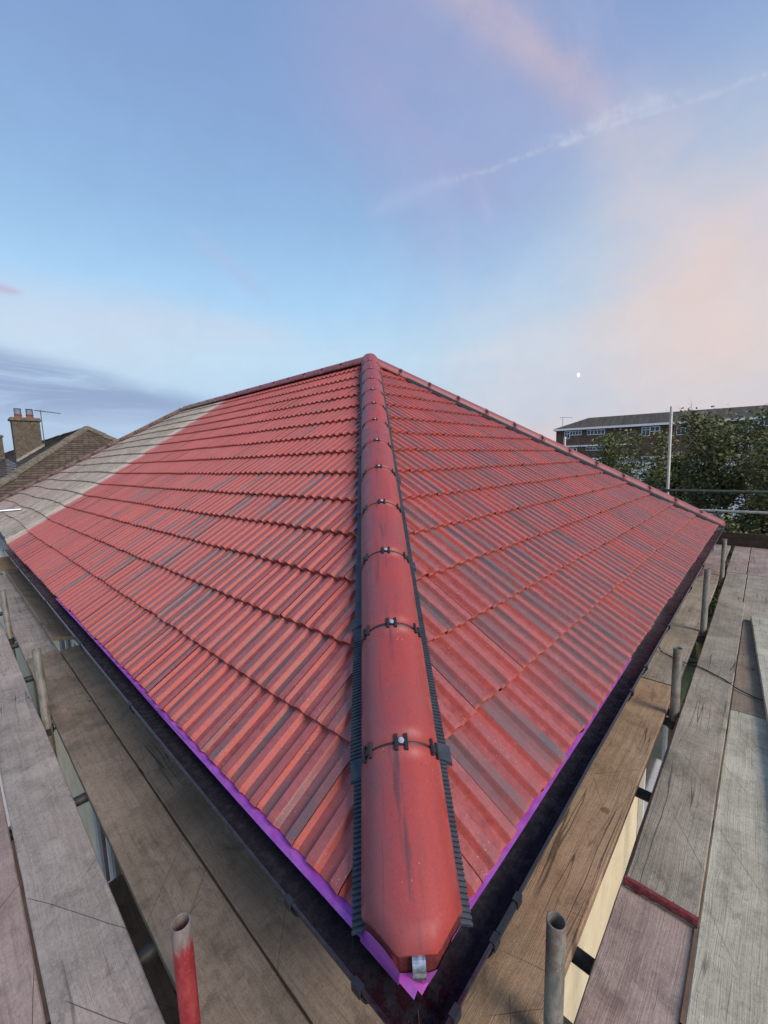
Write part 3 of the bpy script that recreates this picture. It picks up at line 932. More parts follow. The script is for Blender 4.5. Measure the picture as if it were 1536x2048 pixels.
CLIPS = [clipmesh(math.pi / 2), clipmesh(math.pi * 0.78), clipmesh(math.pi * 0.22)]
UN = unionmesh()
sc_ = MB()
sc_.tube((0, 0, 0), (0, 0, 0.0025), 0.0085, n=20); sc_.tube((0, 0, 0.0025), (0, 0, 0.0055), 0.006, 0.0045, n=16)
SCREW_M = sc_.mesh('screw', M_SCREW)
sc2 = MB(); sc2.tube((0, 0, 0.0056), (0, 0, 0.0060), 0.0022, n=8); SOCK = sc2.mesh('screw_socket', M_BLACK)
CAPM = capmesh('ridge_tile', 0.446)
CAPO = capmesh('ridge_tile', 0.446, mt=M_OCAP)


def cap_run(M0, s_list, L, first_mesh=None, joints=True):
    for i, s in enumerate(s_list):
        M = M0 @ Matrix.Translation((0, s, 0))
        r = random.uniform(-0.004, 0.004)
        M = M @ Matrix.Translation((r * 0.5, 0, r * 0.4)) @ Matrix.Rotation(R(random.uniform(-0.5, 0.5)), 4, 'Y')
        me = first_mesh if (first_mesh and i == 0) else (CAPO if M.translation.y > 8.3 else CAPM)
        c_ = link('ridge_tile', me, house, M)
        top = s_list[i + 1] if i + 1 < len(s_list) else None
        if joints and top is not None:
            Mj = M0 @ Matrix.Translation((0, top, 0))
            link('joint_gasket', UN, c_, Mj)
            for k, (cm, cM) in enumerate(CLIPS):
                link('clip', cm, c_, Mj)
                if k == 0:
                    sc = link('screw', SCREW_M, c_, Mj @ cM @ Matrix.Translation((0, 0.003, 0.0046)))


M_HIP = frame((0, 0, 0), HD, LATV)
S0 = 0.445; CAPL = 0.452
nx = NZ.x; hx = HD.x


def vstart(l, h):
    return 0.020 + 0.090 * max(0.0, abs(l) - 0.042) / 0.080


first = capmesh('ridge_tile', S0, vstart)
hips = [0.0] + [S0 + CAPL * i for i in range(12)]
# capmesh(start) expects its own zero at the corner
cap_run(M_HIP, hips, CAPL, first_mesh=first)
# right hip: corner (HW,0) up to the apex
HD2 = Vector((-1, 1, T)).normalized()
SLIM = Matrix.Diagonal((1, 1, 0.82, 1))
cap_run(frame((HW, 0, -0.018), HD2, Vector((1, 1, 0))) @ SLIM, [0.02] + [S0 + CAPL * i for i in range(12)], CAPL)
# ridge
cap_run(frame((RIDX, YN + 0.05, RIDZ - 0.018), (0, 1, 0), (1, 0, 0)) @ SLIM, [CAPL * i for i in range(14)], CAPL)
# far hip
FH = Vector((RIDX, YF - YEND, RIDZ))
fo = (0, YEND, -0.02); fl = FH.length
side = Vector((-(YF - YEND), RIDX, 0)).normalized()
FM = frame(fo, FH, side) @ SLIM
cap_run(FM, [0.0 + CAPL * i for i in range(int(fl / CAPL) + 1)], CAPL, joints=False)

# mortar under the first cap
bd = MB(); sec = capsec(inset=0.006); n = len(sec)
tops = []; bots = []
for (l, h) in sec:
    y = vstart(l, h) + 0.012
    p = M_HIP @ Vector((l, y, h))
    tops.append(p)
    jx = 0.003 * n3(l * 60, 1.0)
    bots.append(Vector((p.x - 0.010 + jx, p.y - 0.010 + jx, max(p.z - 0.026 - 0.012 * (abs(l) < 0.05), -0.012) + 0.005 * n3(l * 70, 4))))
q = tops + bots
bd.add(q, [(i, i + 1, n + i + 1, n + i) for i in range(n - 1)])
bd.build('mortar_bedding', M_BED, house)
BOTS = bots

# vent roll along both sides of the near hip
for side_ in (-1, 1):
    vr = MB(); fl_ = MB()
    # tile plane on that side at lateral distance l: drop from hip plane
    def P(l, s, up):
        base = HD * s + LATV * (side_ * l)
        # roof height under that point
        x, y = base.x, base.y
        z = T * min(x, y)
        return Vector((x, y, z + up))
    s = 0.10
    w0 = 0.108
    def wout(s):
        if side_ < 0: return 0.141 if s < 0.45 else (0.155 - 0.007 * min(1, (s - 0.45) / 0.8) - 0.008 * min(1, max(0, (s - 1.5) / 2)))
        return 0.138 if s < 0.47 else 0.148 - 0.010 * min(1, (s - 0.47) / 0.8)
    rib_end = 0.95 if side_ < 0 else 1.9
    while s < 5.35:
        w1 = wout(s); seg = min(5.35, s + 0.05); w2 = wout(seg)
        wv = 0.003 * n3(s * 9, side_ * 3.0)
        fl_.add([P(w0, s, 0.016), P(w1 + wv, s, 0.022), P(w2 + wv, seg, 0.022), P(w0, seg, 0.016)], [(0, 1, 2, 3)])
        fl_.add([P(w1 + wv, s, 0.022), P(w1 + 0.001, s, -0.018), P(w2 + 0.001, seg, -0.018), P(w2 + wv, seg, 0.022)], [(0, 1, 2, 3)])
        s = seg
    s = 0.10
    while s < rib_end:
        w1 = wout(s) + 0.002
        a = P(w0, s, 0.017); b2 = P(w1, s, 0.023)
        a2 = P(w0, s + 0.0055, 0.017); b3 = P(w1, s + 0.0055, 0.023)
        up = Vector((0, 0, 0.0045))
        vr.add([a, b2, b3, a2, a + up, b2 + up, b3 + up, a2 + up], [(4, 5, 6, 7), (0, 1, 5, 4), (2, 3, 7, 6), (1, 2, 6, 5)])
        s += 0.0115
    vs_ = fl_.build('vent_strip', M_COMB, house)
    vr.build('vent_rib', M_COMB, vs_)
    # lap pieces where two rolls overlap
    for s in ([0.43, 1.02, 1.9, 2.7, 3.6] if side_ < 0 else [0.47, 1.38, 2.3, 3.3]):
        lp = MB(); wo_ = wout(s) + 0.012
        q = [P(w0, s, 0.024), P(wo_, s - 0.004, 0.029), P(wo_, s + 0.046, 0.029), P(w0, s + 0.050, 0.024)]
        q2 = [v + Vector((0, 0, -0.012)) for v in q]
        lp.add(q + q2, [(0, 1, 2, 3), (0, 4, 5, 1), (1, 5, 6, 2), (2, 6, 7, 3)])
        lp.build('vent_lap', M_COMB, vs_)
# vent roll dark line under the right hip
vr = MB()
for i in range(52):
    s = 0.1 + i * 0.1
    hd = HD2
    lt = Vector((-1, -1, 0)).normalized()
    q = []
    for ds, l, up in ((0, 0.10, 0.03), (0, 0.150, 0.008), (0.1, 0.150, 0.008), (0.1, 0.10, 0.03), (0, 0.150, -0.02), (0.1, 0.150, -0.02)):
        b0 = Vector((HW, 0, 0)) + hd * (s + ds) + lt * l
        z = T * min(HW - b0.x, b0.y)
        q.append(Vector((b0.x, b0.y, z + up)))
    vr.add(q, [(0, 1, 2, 3), (1, 4, 5, 2)])
vr.build('vent_strip', M_BLACK, house)

# hip iron: galvanised strap ending in a scroll
hi = MB()
cen = Vector((-0.012, -0.012, 0.060)); ax = LATV; hw = 0.0135
fw = Vector((1, 1, 0)).normalized(); up = Vector((0, 0, 1))
pts = []
for i in range(40):
    a = R(-60 + i * 9.6); rr = 0.030 - 0.00025 * i
    pts.append(cen + fw * (math.cos(a) * rr) * 0.85 + up * (math.sin(a) * rr))
pts = [cen + fw * 0.09 + up * -0.028, cen + fw * 0.03 + up * -0.030] + pts
vs = []
for i, p in enumerate(pts):
    dn = (p - cen); dn.normalize()
    vs += [p - ax * hw, p + ax * hw, p + ax * hw - dn * 0.003, p - ax * hw - dn * 0.003]
fs = []
for i in range(len(pts) - 1):
    a = i * 4
    for k in range(4): fs.append((a + k, a + (k + 1) % 4, a + 4 + (k + 1) % 4, a + 4 + k))
fs.append((0, 1, 2, 3)); a = (len(pts) - 1) * 4; fs.append((a, a + 1, a + 2, a + 3))
hi.add(vs, fs, False)
hi.build('hip_iron', M_STEEL, house)

# purple membrane lapping into the gutter
pm = MB()
def strip(pts_in, pts_out):
    n = len(pts_in)
    pm.add(list(pts_in) + list(pts_out), [(i, i + 1, n + i + 1, n + i) for i in range(n - 1)])
ys = [0.0, 0.05, 0.15, 0.3, 0.6, 1.0, 1.5, 2.0, 2.6, 3.2, 4.0]
wl = [0.014, 0.013, 0.012, 0.011, 0.010, 0.009, 0.006, 0.003, 0.0, -0.002, -0.004]
strip([(0.05, y, -0.022) for y in ys], [(-0.002, y, -0.022 + 0.002 * math.sin(y * 9)) for y in ys])
strip([(-0.002, y, -0.022 + 0.002 * math.sin(y * 9)) for y in ys], [(-w, y, -0.030 - 0.25 * w + 0.002 * math.sin(y * 7)) for y, w in zip(ys, wl)])
xs = [0.0, 0.1, 0.2, 0.35, 0.55, 0.8, 1.1, 1.5, 1.9]
wr = [0.010, 0.003, 0.000, 0.001, 0.001, -0.001, -0.001, -0.003, -0.006]
strip([(x, 0.05, -0.024) for x in xs], [(x, -w, -0.026 - 0.2 * abs(w)) for x, w in zip(xs, wr)])
# kilt from the bedding down to the gutter
kb = [b_ + Vector((-0.003, -0.003, 0.006)) for b_ in BOTS]
mid = len(kb) // 2
kt = []
KP = [(0.0, (-0.0125, 0.165, -0.040)), (0.44, (-0.014, 0.034, -0.041)), (0.445, (0.006, 0.050, -0.036)), (0.56, (0.022, -0.006, -0.040)), (0.72, (0.070, 0.0, -0.036)), (1.0, (0.150, 0.004, -0.034))]
for i, p in enumerate(kb):
    f = i / (len(kb) - 1)
    for (f0, p0), (f1, p1) in zip(KP[:-1], KP[1:]):
        if f <= f1 + 1e-9:
            kt.append(Vector(p0).lerp(Vector(p1), (f - f0) / (f1 - f0))); break
strip(kb, kt)
pm.build('membrane', M_PURP, house)
tp = MB()
tp.add([(0.010, 0.160, -0.004), (-0.001, 0.150, -0.014), (-0.006, 0.095, -0.020), (0.002, 0.060, -0.012), (0.014, 0.085, 0.000)], [(0, 1, 2, 3, 4)])
tp.build('frayed_tape', M_TAPE, house)

# gutter
GC, GZc, GR = -0.006, -0.060, 0.060


def gprof(r, n=14):
    return [(GC - r * math.cos(math.pi * i / n), GZc - r * math.sin(math.pi * i / n) ** 0.7 * 0.62) for i in range(n + 1)]


def gfall(along, t):
    if along == 'y': return 0.0065 * min(4.0, max(0.0, t))
    return 0.022 * min(1.0, max(0.0, t) / 0.8)


def gutter_run(name, mt, along, a0, a1, mitre0=False, parent=house, label=None, mitre_off=0.0):
    mb = MB()
    op = gprof(GR) ; ip = gprof(GR - 0.003)
    lip = [(GC - GR - 0.004, GZc + 0.001), (GC - GR - 0.004, GZc + 0.009), (GC - GR + 0.003, GZc + 0.009), (GC - GR + 0.003, GZc)]
    loop = list(reversed(ip)) + [(lip[3][0], lip[3][1]), lip[2], lip[1], lip[0]] + op
    n = len(loop)
    NSG = max(2, int((a1 - a0) / 0.5))
    for k in range(NSG + 1):
        for (o_, z) in loop:
            t = a0 + (a1 - a0) * k / NSG
            if k == 0 and mitre0: t = o_
            wob = 0.003 * n3(t * 0.7, 3.3)
            z2 = z + gfall(along, t)
            if along == 'y': mb.v.append((o_ + wob, t, z2))
            else: mb.v.append((t, o_ + wob, z2))
    for k in range(NSG):
        for i in range(n):
            a = k * n + i; b3 = k * n + (i + 1) % n
            mb.f.append((a, b3, b3 + n, a + n)); mb.sm.append(False)
    mb.f.append(tuple(range(n))); mb.f.append(tuple((NSG) * n + i for i in range(n))); mb.sm += [False, False]
    g_ = mb.build(name, mt, parent)
    if label: g_['label'] = label
    return g_


gl = gutter_run('gutter', M_GUT, 'y', -0.07, YSPLIT - 0.1, True)
gr_ = gutter_run('gutter', M_GUT, 'x', -0.07, HW + 0.05, True)
go = gutter_run('gutter', M_OGUT, 'y', YSPLIT - 0.08, YEND, False, label='older pale grey gutter section of the far half')


def bracket(along, t, w, gut, thick=0.006, clip=True):
    mb = MB(); n = 10
    r0 = GR + 0.0015; r1 = GR + thick
    loop = []
    for i in range(n + 1):
        a = math.pi * i / n
        loop.append((GC - r1 * math.cos(a), GZc - r1 * math.sin(a)))
    inn = []
    for i in range(n, -1, -1):
        a = math.pi * i / n
        inn.append((GC - r0 * math.cos(a), GZc - r0 * math.sin(a)))
    lp = loop + inn
    m_ = len(lp)
    for tt in (t - w / 2, t + w / 2):
        for (o_, z) in lp:
            z2 = z + gfall(along, t)
            mb.v.append((o_, tt, z2) if along == 'y' else (tt, o_, z2))
    for i in range(m_): mb.f.append((i, (i + 1) % m_, m_ + (i + 1) % m_, m_ + i)); mb.sm.append(False)
    for i in range(n):
        mb.f.append((i, i + 1, m_ - 2 - i, m_ - 1 - i)); mb.sm.append(False)
        mb.f.append((m_ + i, m_ + i + 1, 2 * m_ - 2 - i, 2 * m_ - 1 - i)); mb.sm.append(False)
    # rim clip
    gf = gfall(along, t)
    a = (GC - GR - 0.0095, GZc - 0.010 + gf); b4 = (GC - GR + 0.006, GZc + 0.0125 + gf)
    if along == 'y': mb.box((a[0], t - w / 2, a[1]), (b4[0], t + w / 2, b4[1]))
    else: mb.box((t - w / 2, a[0], a[1]), (t + w / 2, b4[0], b4[1]))
    mb.build('gutter_bracket', M_BLACK, gut)


for t in (0.115, 0.375, 1.70, 2.72, 2.86, 4.0, 4.9, 5.8, 6.7, 7.5): bracket('y', t, 0.026, gl)
for t in (0.035, 0.205, 0.325, 1.55, 1.86, 2.55, 3.6, 4.5, 5.5, 6.5, 7.3): bracket('x', t, 0.026, gr_)
def union(along, t0, t1, gut):
    ub = MB(); n = 10; r1 = GR + 0.005; lp = []
    for i in range(n + 1):
        a = math.pi * i / n; lp.append((GC - r1 * math.cos(a), GZc - r1 * math.sin(a)))
    for tt in (t0, t1):
        for (o_, z) in lp: ub.v.append((o_, tt, z + gfall(along, tt)) if along == 'y' else (tt, o_, z + gfall(along, tt)))
    for i in range(n): ub.f.append((i, i + 1, n + 2 + i, n + 1 + i)); ub.sm.append(True)
    gf = gfall(along, t0)
    a = (GC - GR - 0.0075, GZc - 0.004 + gf); b4 = (GC - GR + 0.004, GZc + 0.0115 + gf)
    if along == 'y': ub.box((a[0], t0, a[1]), (b4[0], t1, b4[1]))
    else: ub.box((t0, a[0], a[1]), (t1, b4[0], b4[1]))
    ub.build('gutter_union', M_BLACK, gut)


union('x', 0.222, 0.308, gr_); union('y', 2.737, 2.843, gl)

# walls, fascia, soffit
w_ = MB(); w_.box((0.35, 0.35, GZ + 0.001), (HW - 0.35, YEND - 0.35, -0.16))
w_.build('wall', M_REND, house)
fs_ = MB()
fs_.box((0.056, 0.056, -0.19), (0.085, YEND - 0.06, -0.05)); fs_.box((0.087, 0.056, -0.19), (HW - 0.06, 0.083, -0.05))
fs_.box((0.086, 0.084, -0.155), (0.348, YEND, -0.145)); fs_.box((0.35, 0.084, -0.155), (HW - 0.1, 0.348, -0.145))
fs_.build('fascia', simple('brown_fascia', s2l((60, 48, 44)), 0.5, 0, 0.2, 10, 0.1), house)


def house_window(axis, a0, a1, z0, z1, muls):
    fr = MB(); t = 0.055
    def bx(mb, u0, u1, w0, w1, d0, d1):
        if axis == 'x': mb.box((0.35 - d1, u0, w0), (0.35 - d0, u1, w1))
        else: mb.box((u0, 0.35 - d1, w0), (u1, 0.35 - d0, w1))
    bx(fr, a0, a0 + t, z0, z1, 0.003, 0.05); bx(fr, a1 - t, a1, z0, z1, 0.003, 0.05)
    bx(fr, a0 + t, a1 - t, z0, z0 + t, 0.003, 0.048); bx(fr, a0 + t, a1 - t, z1 - t, z1, 0.003, 0.048)
    for k in range(1, muls):
        u = a0 + (a1 - a0) * k / muls
        bx(fr, u - t / 2, u + t / 2, z0 + t, z1 - t, 0.003, 0.046)
    f = fr.build('window', M_WHITE, house)
    sl_ = MB(); bx(sl_, a0 - 0.06, a1 + 0.06, z0 - 0.07, z0 - 0.003, 0.003, 0.12); sl_.build('sill', M_WHITE, f)
    gm = MB(); bx(gm, a0 + t, a1 - t, z0 + t, z1 - t, 0.004, 0.02); gm.build('pane', M_GLASS, f)


house_window('x', 4.3, 5.7, -4.5, -3.0, 2)
house_window('x', 1.2, 3.0, -4.6, -3.2, 3)
house_window('x', 1.3, 3.0, -2.0, -0.9, 3)
house_window('x', 5.0, 6.6, -2.0, -0.9, 3)
house_window('y', 4.35, 6.0, -3.3, -1.5, 1)
house_window('y', 1.2, 2.6, -4.9, -3.6, 2)

# ------------------------------------------------------------------ scaffold boards
def board(label, ax, c0, c1, a0, a1, ztop, mt, rot=0.0, roll=0.0, th=0.038, name='scaffold_board', group=None, rz=0.0, seed=0, band=None, cat='scaffold board'):
    """ax 'y': runs along Y between a0..a1, covers x c0..c1; ax 'x': runs along X, covers y c0..c1"""
    Lb = a1 - a0; wd = c1 - c0
    rs = random.Random(seed + int(a0 * 31) + int(c0 * 97))
    mb = MB(); NSEG = max(4, int(Lb / 0.12))
    ch = 0.004
    sec = [(-wd / 2 + ch, -th), (wd / 2 - ch, -th), (wd / 2, -th + ch), (wd / 2, -ch), (wd / 2 - ch, 0), (wd / 6, 0.0006), (-wd / 6, 0.0006), (-wd / 2 + ch, 0), (-wd / 2, -ch), (-wd / 2, -th + ch)]
    n = len(sec); ph = rs.random() * 50
    cup = rs.uniform(-0.0015, 0.0015)
    for k in range(NSEG + 1):
        y = -Lb / 2 + Lb * k / NSEG
        for (x, z) in sec:
            ex = 0.0022 * n3(y * 5 + ph, (1 if x > 0 else -1) * 3.0) + 0.0012 * n3(y * 22 + ph, (2 if x > 0 else -2))
            endj = 0
            if k in (0, NSEG): endj = 0.003 * n3(x * 30 + ph, z * 40)
            mb.v.append((x + ex * (1 if x > 0 else -1), y + endj, z + 0.003 * n3(y * 0.8 + ph, 7.0) + cup * (abs(x) / (wd / 2))))
    for k in range(NSEG):
        for i in range(n):
            a = k * n + i; b2 = k * n + (i + 1) % n
            mb.f.append((a, b2, b2 + n, a + n)); mb.sm.append(False)
    mb.f.append(tuple(reversed(range(n)))); mb.f.append(tuple(NSEG * n + i for i in range(n))); mb.sm += [False, False]
    me = mb.mesh(name, WOOD[mt])
    o = bpy.data.objects.new(name, me); COL.objects.link(o)
    cc = (c0 + c1) / 2; aa = (a0 + a1) / 2
    if ax == 'y': M = Matrix.Translation((cc, aa, ztop)) @ Matrix.Rotation(R(rz), 4, 'Z')
    else: M = Matrix.Translation((aa, cc, ztop)) @ Matrix.Rotation(R(-90 + rz), 4, 'Z')
    if rot: M = M @ Matrix.Rotation(R(rot), 4, 'X')
    if roll: M = M @ Matrix.Rotation(R(roll), 4, 'Y')
    _place(o, M, None)
    tag(o, label, cat, group)
    return o


Z = -0.5
GB = 'scaffold boards decking the walkway'
# left run (along Y)
board('brown scaffold board tucked under the left gutter, nearest the house at the front', 'y', -0.012, 0.213, -1.0, 4.02, Z, 'brown', group=GB, seed=1)
bl1 = board('tilted scaffold board with pale sawn end, propped up under the far left gutter', 'y', -0.050, 0.175, 4.10, 8.05, Z + 0.075, 'brown', group=GB, seed=2, rot=-0.3, roll=15)
board('brown scaffold board between the left gutter board and the pole gap, beside the red pole', 'y', -0.243, -0.020, -1.2, 4.03, Z + 0.001, 'brown', group=GB, seed=3)
board('farther brown-grey board in line with the red pole board, beyond the butt joint', 'y', -0.243, -0.022, 4.045, 8.1, Z, 'grey', group=GB, seed=4)
board('grey scratched scaffold board at lower left just outside the pole gap', 'y', -0.520, -0.297, -1.0, 4.12, Z, 'grey', group=GB, seed=5)
board('grey board at the left frame edge beyond the joint of the scratched board', 'y', -0.520, -0.297, 4.14, 8.0, Z, 'grey', group=GB, seed=6)
board('pinkish grey scaffold board in the extreme lower left corner of the picture', 'y', -0.752, -0.530, -0.8, 3.6, Z - 0.002, 'pink', group=GB, seed=7)
board('outermost scaffold board at the left frame edge beside the pinkish corner board', 'y', -0.985, -0.762, 0.2, 4.6, Z, 'grey', group=GB, seed=8)
# right run (along X)
board('tan scaffold board with wood knots lying right below the right gutter', 'x', -0.108, 0.108, -0.6, 2.68, Z, 'tan', group=GB, seed=9)
board('taupe board after the tan knotted board, crossed by the black cable', 'x', -0.116, 0.106, 2.70, 5.86, Z, 'taupe', group=GB, seed=10)
board('pale pinkish board under the right gutter close to the brown toe board', 'x', -0.108, 0.112, 5.88, 8.44, Z, 'pink', group=GB, seed=11)
rup = board('taupe-grey board with a crusty red painted end lying on top of another board', 'x', -0.395, -0.183, 0.985, 4.92, Z + 0.041, 'taupe', group=GB, seed=12)
board('pinkish-brown scored board under the red-ended board, lower right', 'x', -0.387, -0.168, -0.7, 2.9, Z, 'pink', group=GB, seed=13)
board('taupe board beyond the lapped red-ended board, near the third right pole', 'x', -0.372, -0.172, 4.3, 6.42, Z, 'taupe', group=GB, seed=14)
board('short pale board end by the toe board, middle row of the right walkway', 'x', -0.362, -0.160, 6.44, 8.44, Z, 'pink', group=GB, seed=15)
board('wide green-grey scaffold board at lower right with dark stains', 'x', -0.622, -0.399, -0.6, 2.56, Z + 0.022, 'green', group=GB, seed=16)
board('dark brownish board between the green-grey board and the farther pale boards', 'x', -0.600, -0.399, 2.57, 4.42, Z + 0.020, 'brown', group=GB, seed=17)
board('scratched taupe board on the right walkway beyond the dark brownish board', 'x', -0.600, -0.378, 4.30, 6.40, Z, 'taupe', group=GB, seed=18)
board('pale board by the toe board in the outer row of the right walkway', 'x', -0.590, -0.370, 6.42, 8.44, Z, 'pink', group=GB, seed=19)
board('pale green-grey board lying askew at the right frame edge on top of the others', 'x', -0.7875, -0.5625, 0.58, 4.42, Z + 0.066, 'green', group=GB, seed=20, rz=3.4)
board('outer board mostly hidden under the askew green-grey board', 'x', -0.86, -0.635, 0.2, 4.4, Z - 0.002, 'grey', group=GB, seed=21)
board('outer board at the right frame edge near the toe board', 'x', -0.83, -0.605, 4.42, 8.44, Z, 'taupe', group=GB, seed=22)
# red crust on the board end
rc = MB()
NXs = 46; rows = [(0.030, 0.0012), (0.010, 0.0012), (0.002, 0.0016), (-0.003, -0.0005), (-0.005, -0.010), (-0.0055, -0.020), (-0.004, -0.027), (0.002, -0.029)]
for i in range(NXs + 1):
    xx = -0.1075 + 0.215 * i / NXs
    k1 = n3(xx * 40, 2.0) + 0.6 * n3(xx * 120, 5.0)
    for r_, (yy, zz) in enumerate(rows):
        j1 = 0.002 * n3(xx * 42, r_ * 0.7); j2 = (0.0012 if r_ < 5 else 0.010) * n3(xx * 38, 5.7)
        if r_ == 0: rc.v.append((xx, 0.008 + 0.012 * max(-0.5, k1), 0.0004))
        else: rc.v.append((xx, yy + j1, zz + (j2 if r_ > 1 else abs(j2) * 0.5)))
nr = len(rows)
for i in range(NXs):
    for r_ in range(nr - 1):
        a = i * nr + r_; rc.f.append((a, a + nr, a + nr + 1, a + 1)); rc.sm.append(False)
oe = rc.build('board_end', M_REDEND, rup, W[rup.name] @ Matrix.Translation((0, -(4.92 - 0.985) / 2, 0)))
oe['label'] = 'crusty dark red painted end'
# pale sawn end
pe = MB(); pe.box((-0.1125, -0.006, -0.037), (0.1125, -0.001, -0.001))
pe.build('board_end', WOOD['end'], bl1, W[bl1.name] @ Matrix.Translation((0, -(8.05 - 4.10) / 2, 0)))
# toe boards
board('dark toe board standing on edge across the far right end of the walkway', 'y', 8.47, 8.508, -1.1, 2.3, Z + 0.225, 'dark', th=0.225, name='toe_board', group='toe boards', cat='toe board')
board('brown toe board on edge across the far left end of the walkway', 'x', 8.40, 8.438, -1.2, 0.16, Z + 0.225, 'brown', th=0.225, name='toe_board', group='toe boards', cat='toe board')
# lower lift boards glimpsed through the gap
board('dark brown lower-level board seen down the left gap near the red pole', 'y', -0.20, 0.02, -0.6, 3.35, Z - 1.9, 'dark', seed=30, group='lower boards glimpsed through the gaps')
board('second dark lower-level board seen down the left gap', 'y', 0.03, 0.25, -0.6, 3.4, Z - 1.9, 'dark', seed=31, group='lower boards glimpsed through the gaps')

# ------------------------------------------------------------------ scaffold tubes
scaf = empty('scaffold', (-0.27, -0.15, GZ), 'tubular steel scaffold frame of poles, ledgers and guard rails around the house', 'scaffold')
PR = 0.02415


def standard(x, y, top, mt=M_GALV, lean=(0, 0), label=None, name='standard', bottom=GZ):
    mb = MB(); mb.pipe((lean[0], lean[1], bottom - top), (0, 0, 0), PR, 0.004)
    o = mb.build(name, mt, scaf, Matrix.Translation((x, y, top)))
    if label: o['label'] = label
    return o


standard(-0.270, 0.566, -0.083, M_REDP, (0.0, 0.02), 'short pole end painted red below its open grey rim')
standard(-0.272, 2.860, -0.040, M_GALV, (0.02, -0.25))
standard(-0.272, 4.990, -0.075, M_GALV, (0.03, -0.3))
standard(-0.280, 7.100, -0.100)
standard(0.385, -0.146, -0.100, M_GALV, (-0.05, 0))
standard(2.318, -0.150, -0.072, M_GALV, (0.03, 0))
standard(3.930, -0.146, 0.068, M_GALV, (-0.2, 0.0))
standard(6.170, -0.135, -0.020, M_GALV, (-0.1, 0))
standard(8.56, 0.86, 1.93, M_PALE, (0.05, -0.06), 'tall guard-rail pole standing above the right hip')
standard(8.56, 2.72, 1.50, M_PALE)
standard(8.56, -1.60, 1.60)


def coupler(p, ax='z'):
    mb = MB(); p = Vector(p)
    mb.tube(p + Vector((0, 0, -0.025)), p + Vector((0, 0, 0.025)), 0.033, n=14)
    mb.box(p + Vector((-0.012, -0.055, -0.022)), p + Vector((0.012, 0.055, 0.022)))
    mb.tube(p + Vector((0.03, -0.03, 0)), p + Vector((0.065, -0.03, 0)), 0.008, n=8)
    mb.build('coupler', M_DARK, scaf, None)


def tube(name, a, b, mt=M_DARK, label=None):
    mb = MB(); a = Vector(a); b = Vector(b); c = (a + b) / 2
    mb.tube(a - c, b - c, PR, n=16)
    o = mb.build(name, mt, scaf, Matrix.Translation(c))
    if label: o['label'] = label


for y in (0.98, 1.96, 3.0, 3.75, 4.68, 6.0, 7.4): tube('transom', (-1.1, y, Z - 0.068), (0.28, y, Z - 0.068))
for x in (0.70, 1.60, 2.45, 3.3, 4.6, 5.8, 6.9, 8.0): tube('transom', (x, 0.28, Z - 0.068), (x, -1.0, Z - 0.068))
tube('transom', (1.04, 0.3, Z - 0.9), (1.04, -1.0, Z - 0.9), M_GREEN)
tube('ledger', (-0.325, -1.0, Z - 0.118), (-0.325, 8.4, Z - 0.118), M_DARK)
tube('ledger', (-0.6, -0.205, Z - 0.118), (8.7, -0.205, Z - 0.118), M_DARK)
tube('ledger', (-0.33, -1.0, Z - 2.0), (-0.33, 8.4, Z - 2.0), M_DARK)
tube('guard_rail', (8.62, -3.0, 0.425), (8.62, 1.02, 0.405), M_GREEN, 'upper dark green-grey guard rail at far right')
tube('guard_rail', (8.60, -3.0, 0.095), (8.60, 1.5, 0.055), M_PALE, 'lower bright galvanised guard rail at far right')
tube('guard_rail', (-1.3, 8.48, 0.455), (0.272, 8.48, 0.462), M_STEEL, 'bright rail end poking in at far left above the eaves')
for p in ((-0.27, 0.566, Z - 0.12), (-0.27, 2.86, Z - 0.09), (-0.27, 4.95, Z - 0.09), (0.38, -0.15, Z - 0.12), (2.32, -0.15, Z - 0.06), (3.85, -0.15, Z - 0.06), (8.56, 0.86, 0.41)): coupler(p)
# end brace near the far right corner
tube('brace', (8.2, 0.02, -0.1), (8.6, 0.12, 0.055), M_DARK)

# ------------------------------------------------------------------ cable
cp = [(3.26, 0.11, -0.40), (3.2, 0.06, -0.485), (3.16, -0.02, -0.492), (3.10, -0.11, -0.488), (3.06, -0.15, -0.470), (3.02, -0.185, -0.452), (2.98, -0.25, -0.452), (2.90, -0.35, -0.450),
      (2.86, -0.41, -0.468), (2.80, -0.50, -0.47), (2.76, -0.58, -0.46), (2.62, -0.72, -0.425), (2.4, -0.95, -0.43)]
cb = MB(); cen = Vector(cp[6])
pts = []
for a, b2 in zip(cp[:-1], cp[1:]):
    for k in range(4):
        p = Vector(a).lerp(Vector(b2), k / 4) - cen
        p += Vector((0.003 * n3(p.x * 40, p.y * 40), 0.003 * n3(p.x * 40, p.y * 40, 5), 0))
        pts.append(p)
cb.path(pts, 0.0042, 6)
for i in (4, 18, 30):
    cb.tube(pts[i] , pts[i] + Vector((0.02, -0.012, 0.004)), 0.0022, n=5)
tag(cb.build('cable', M_BLACK, None, Matrix.Translation(cen)), 'thin black cable strung from the right gutter across the scaffold boards', 'cable')

# ------------------------------------------------------------------ neighbour house (left)
nb = empty('house', (4.0, 26, GZ), 'old brown plain-tiled hipped house at far left behind the grey slope', 'house')
NX0, NXR, NY0, NYR, NZ0, NZR, NYE = -0.35, 3.95, 16.9, 21.2, -0.05, 2.86, 60.0


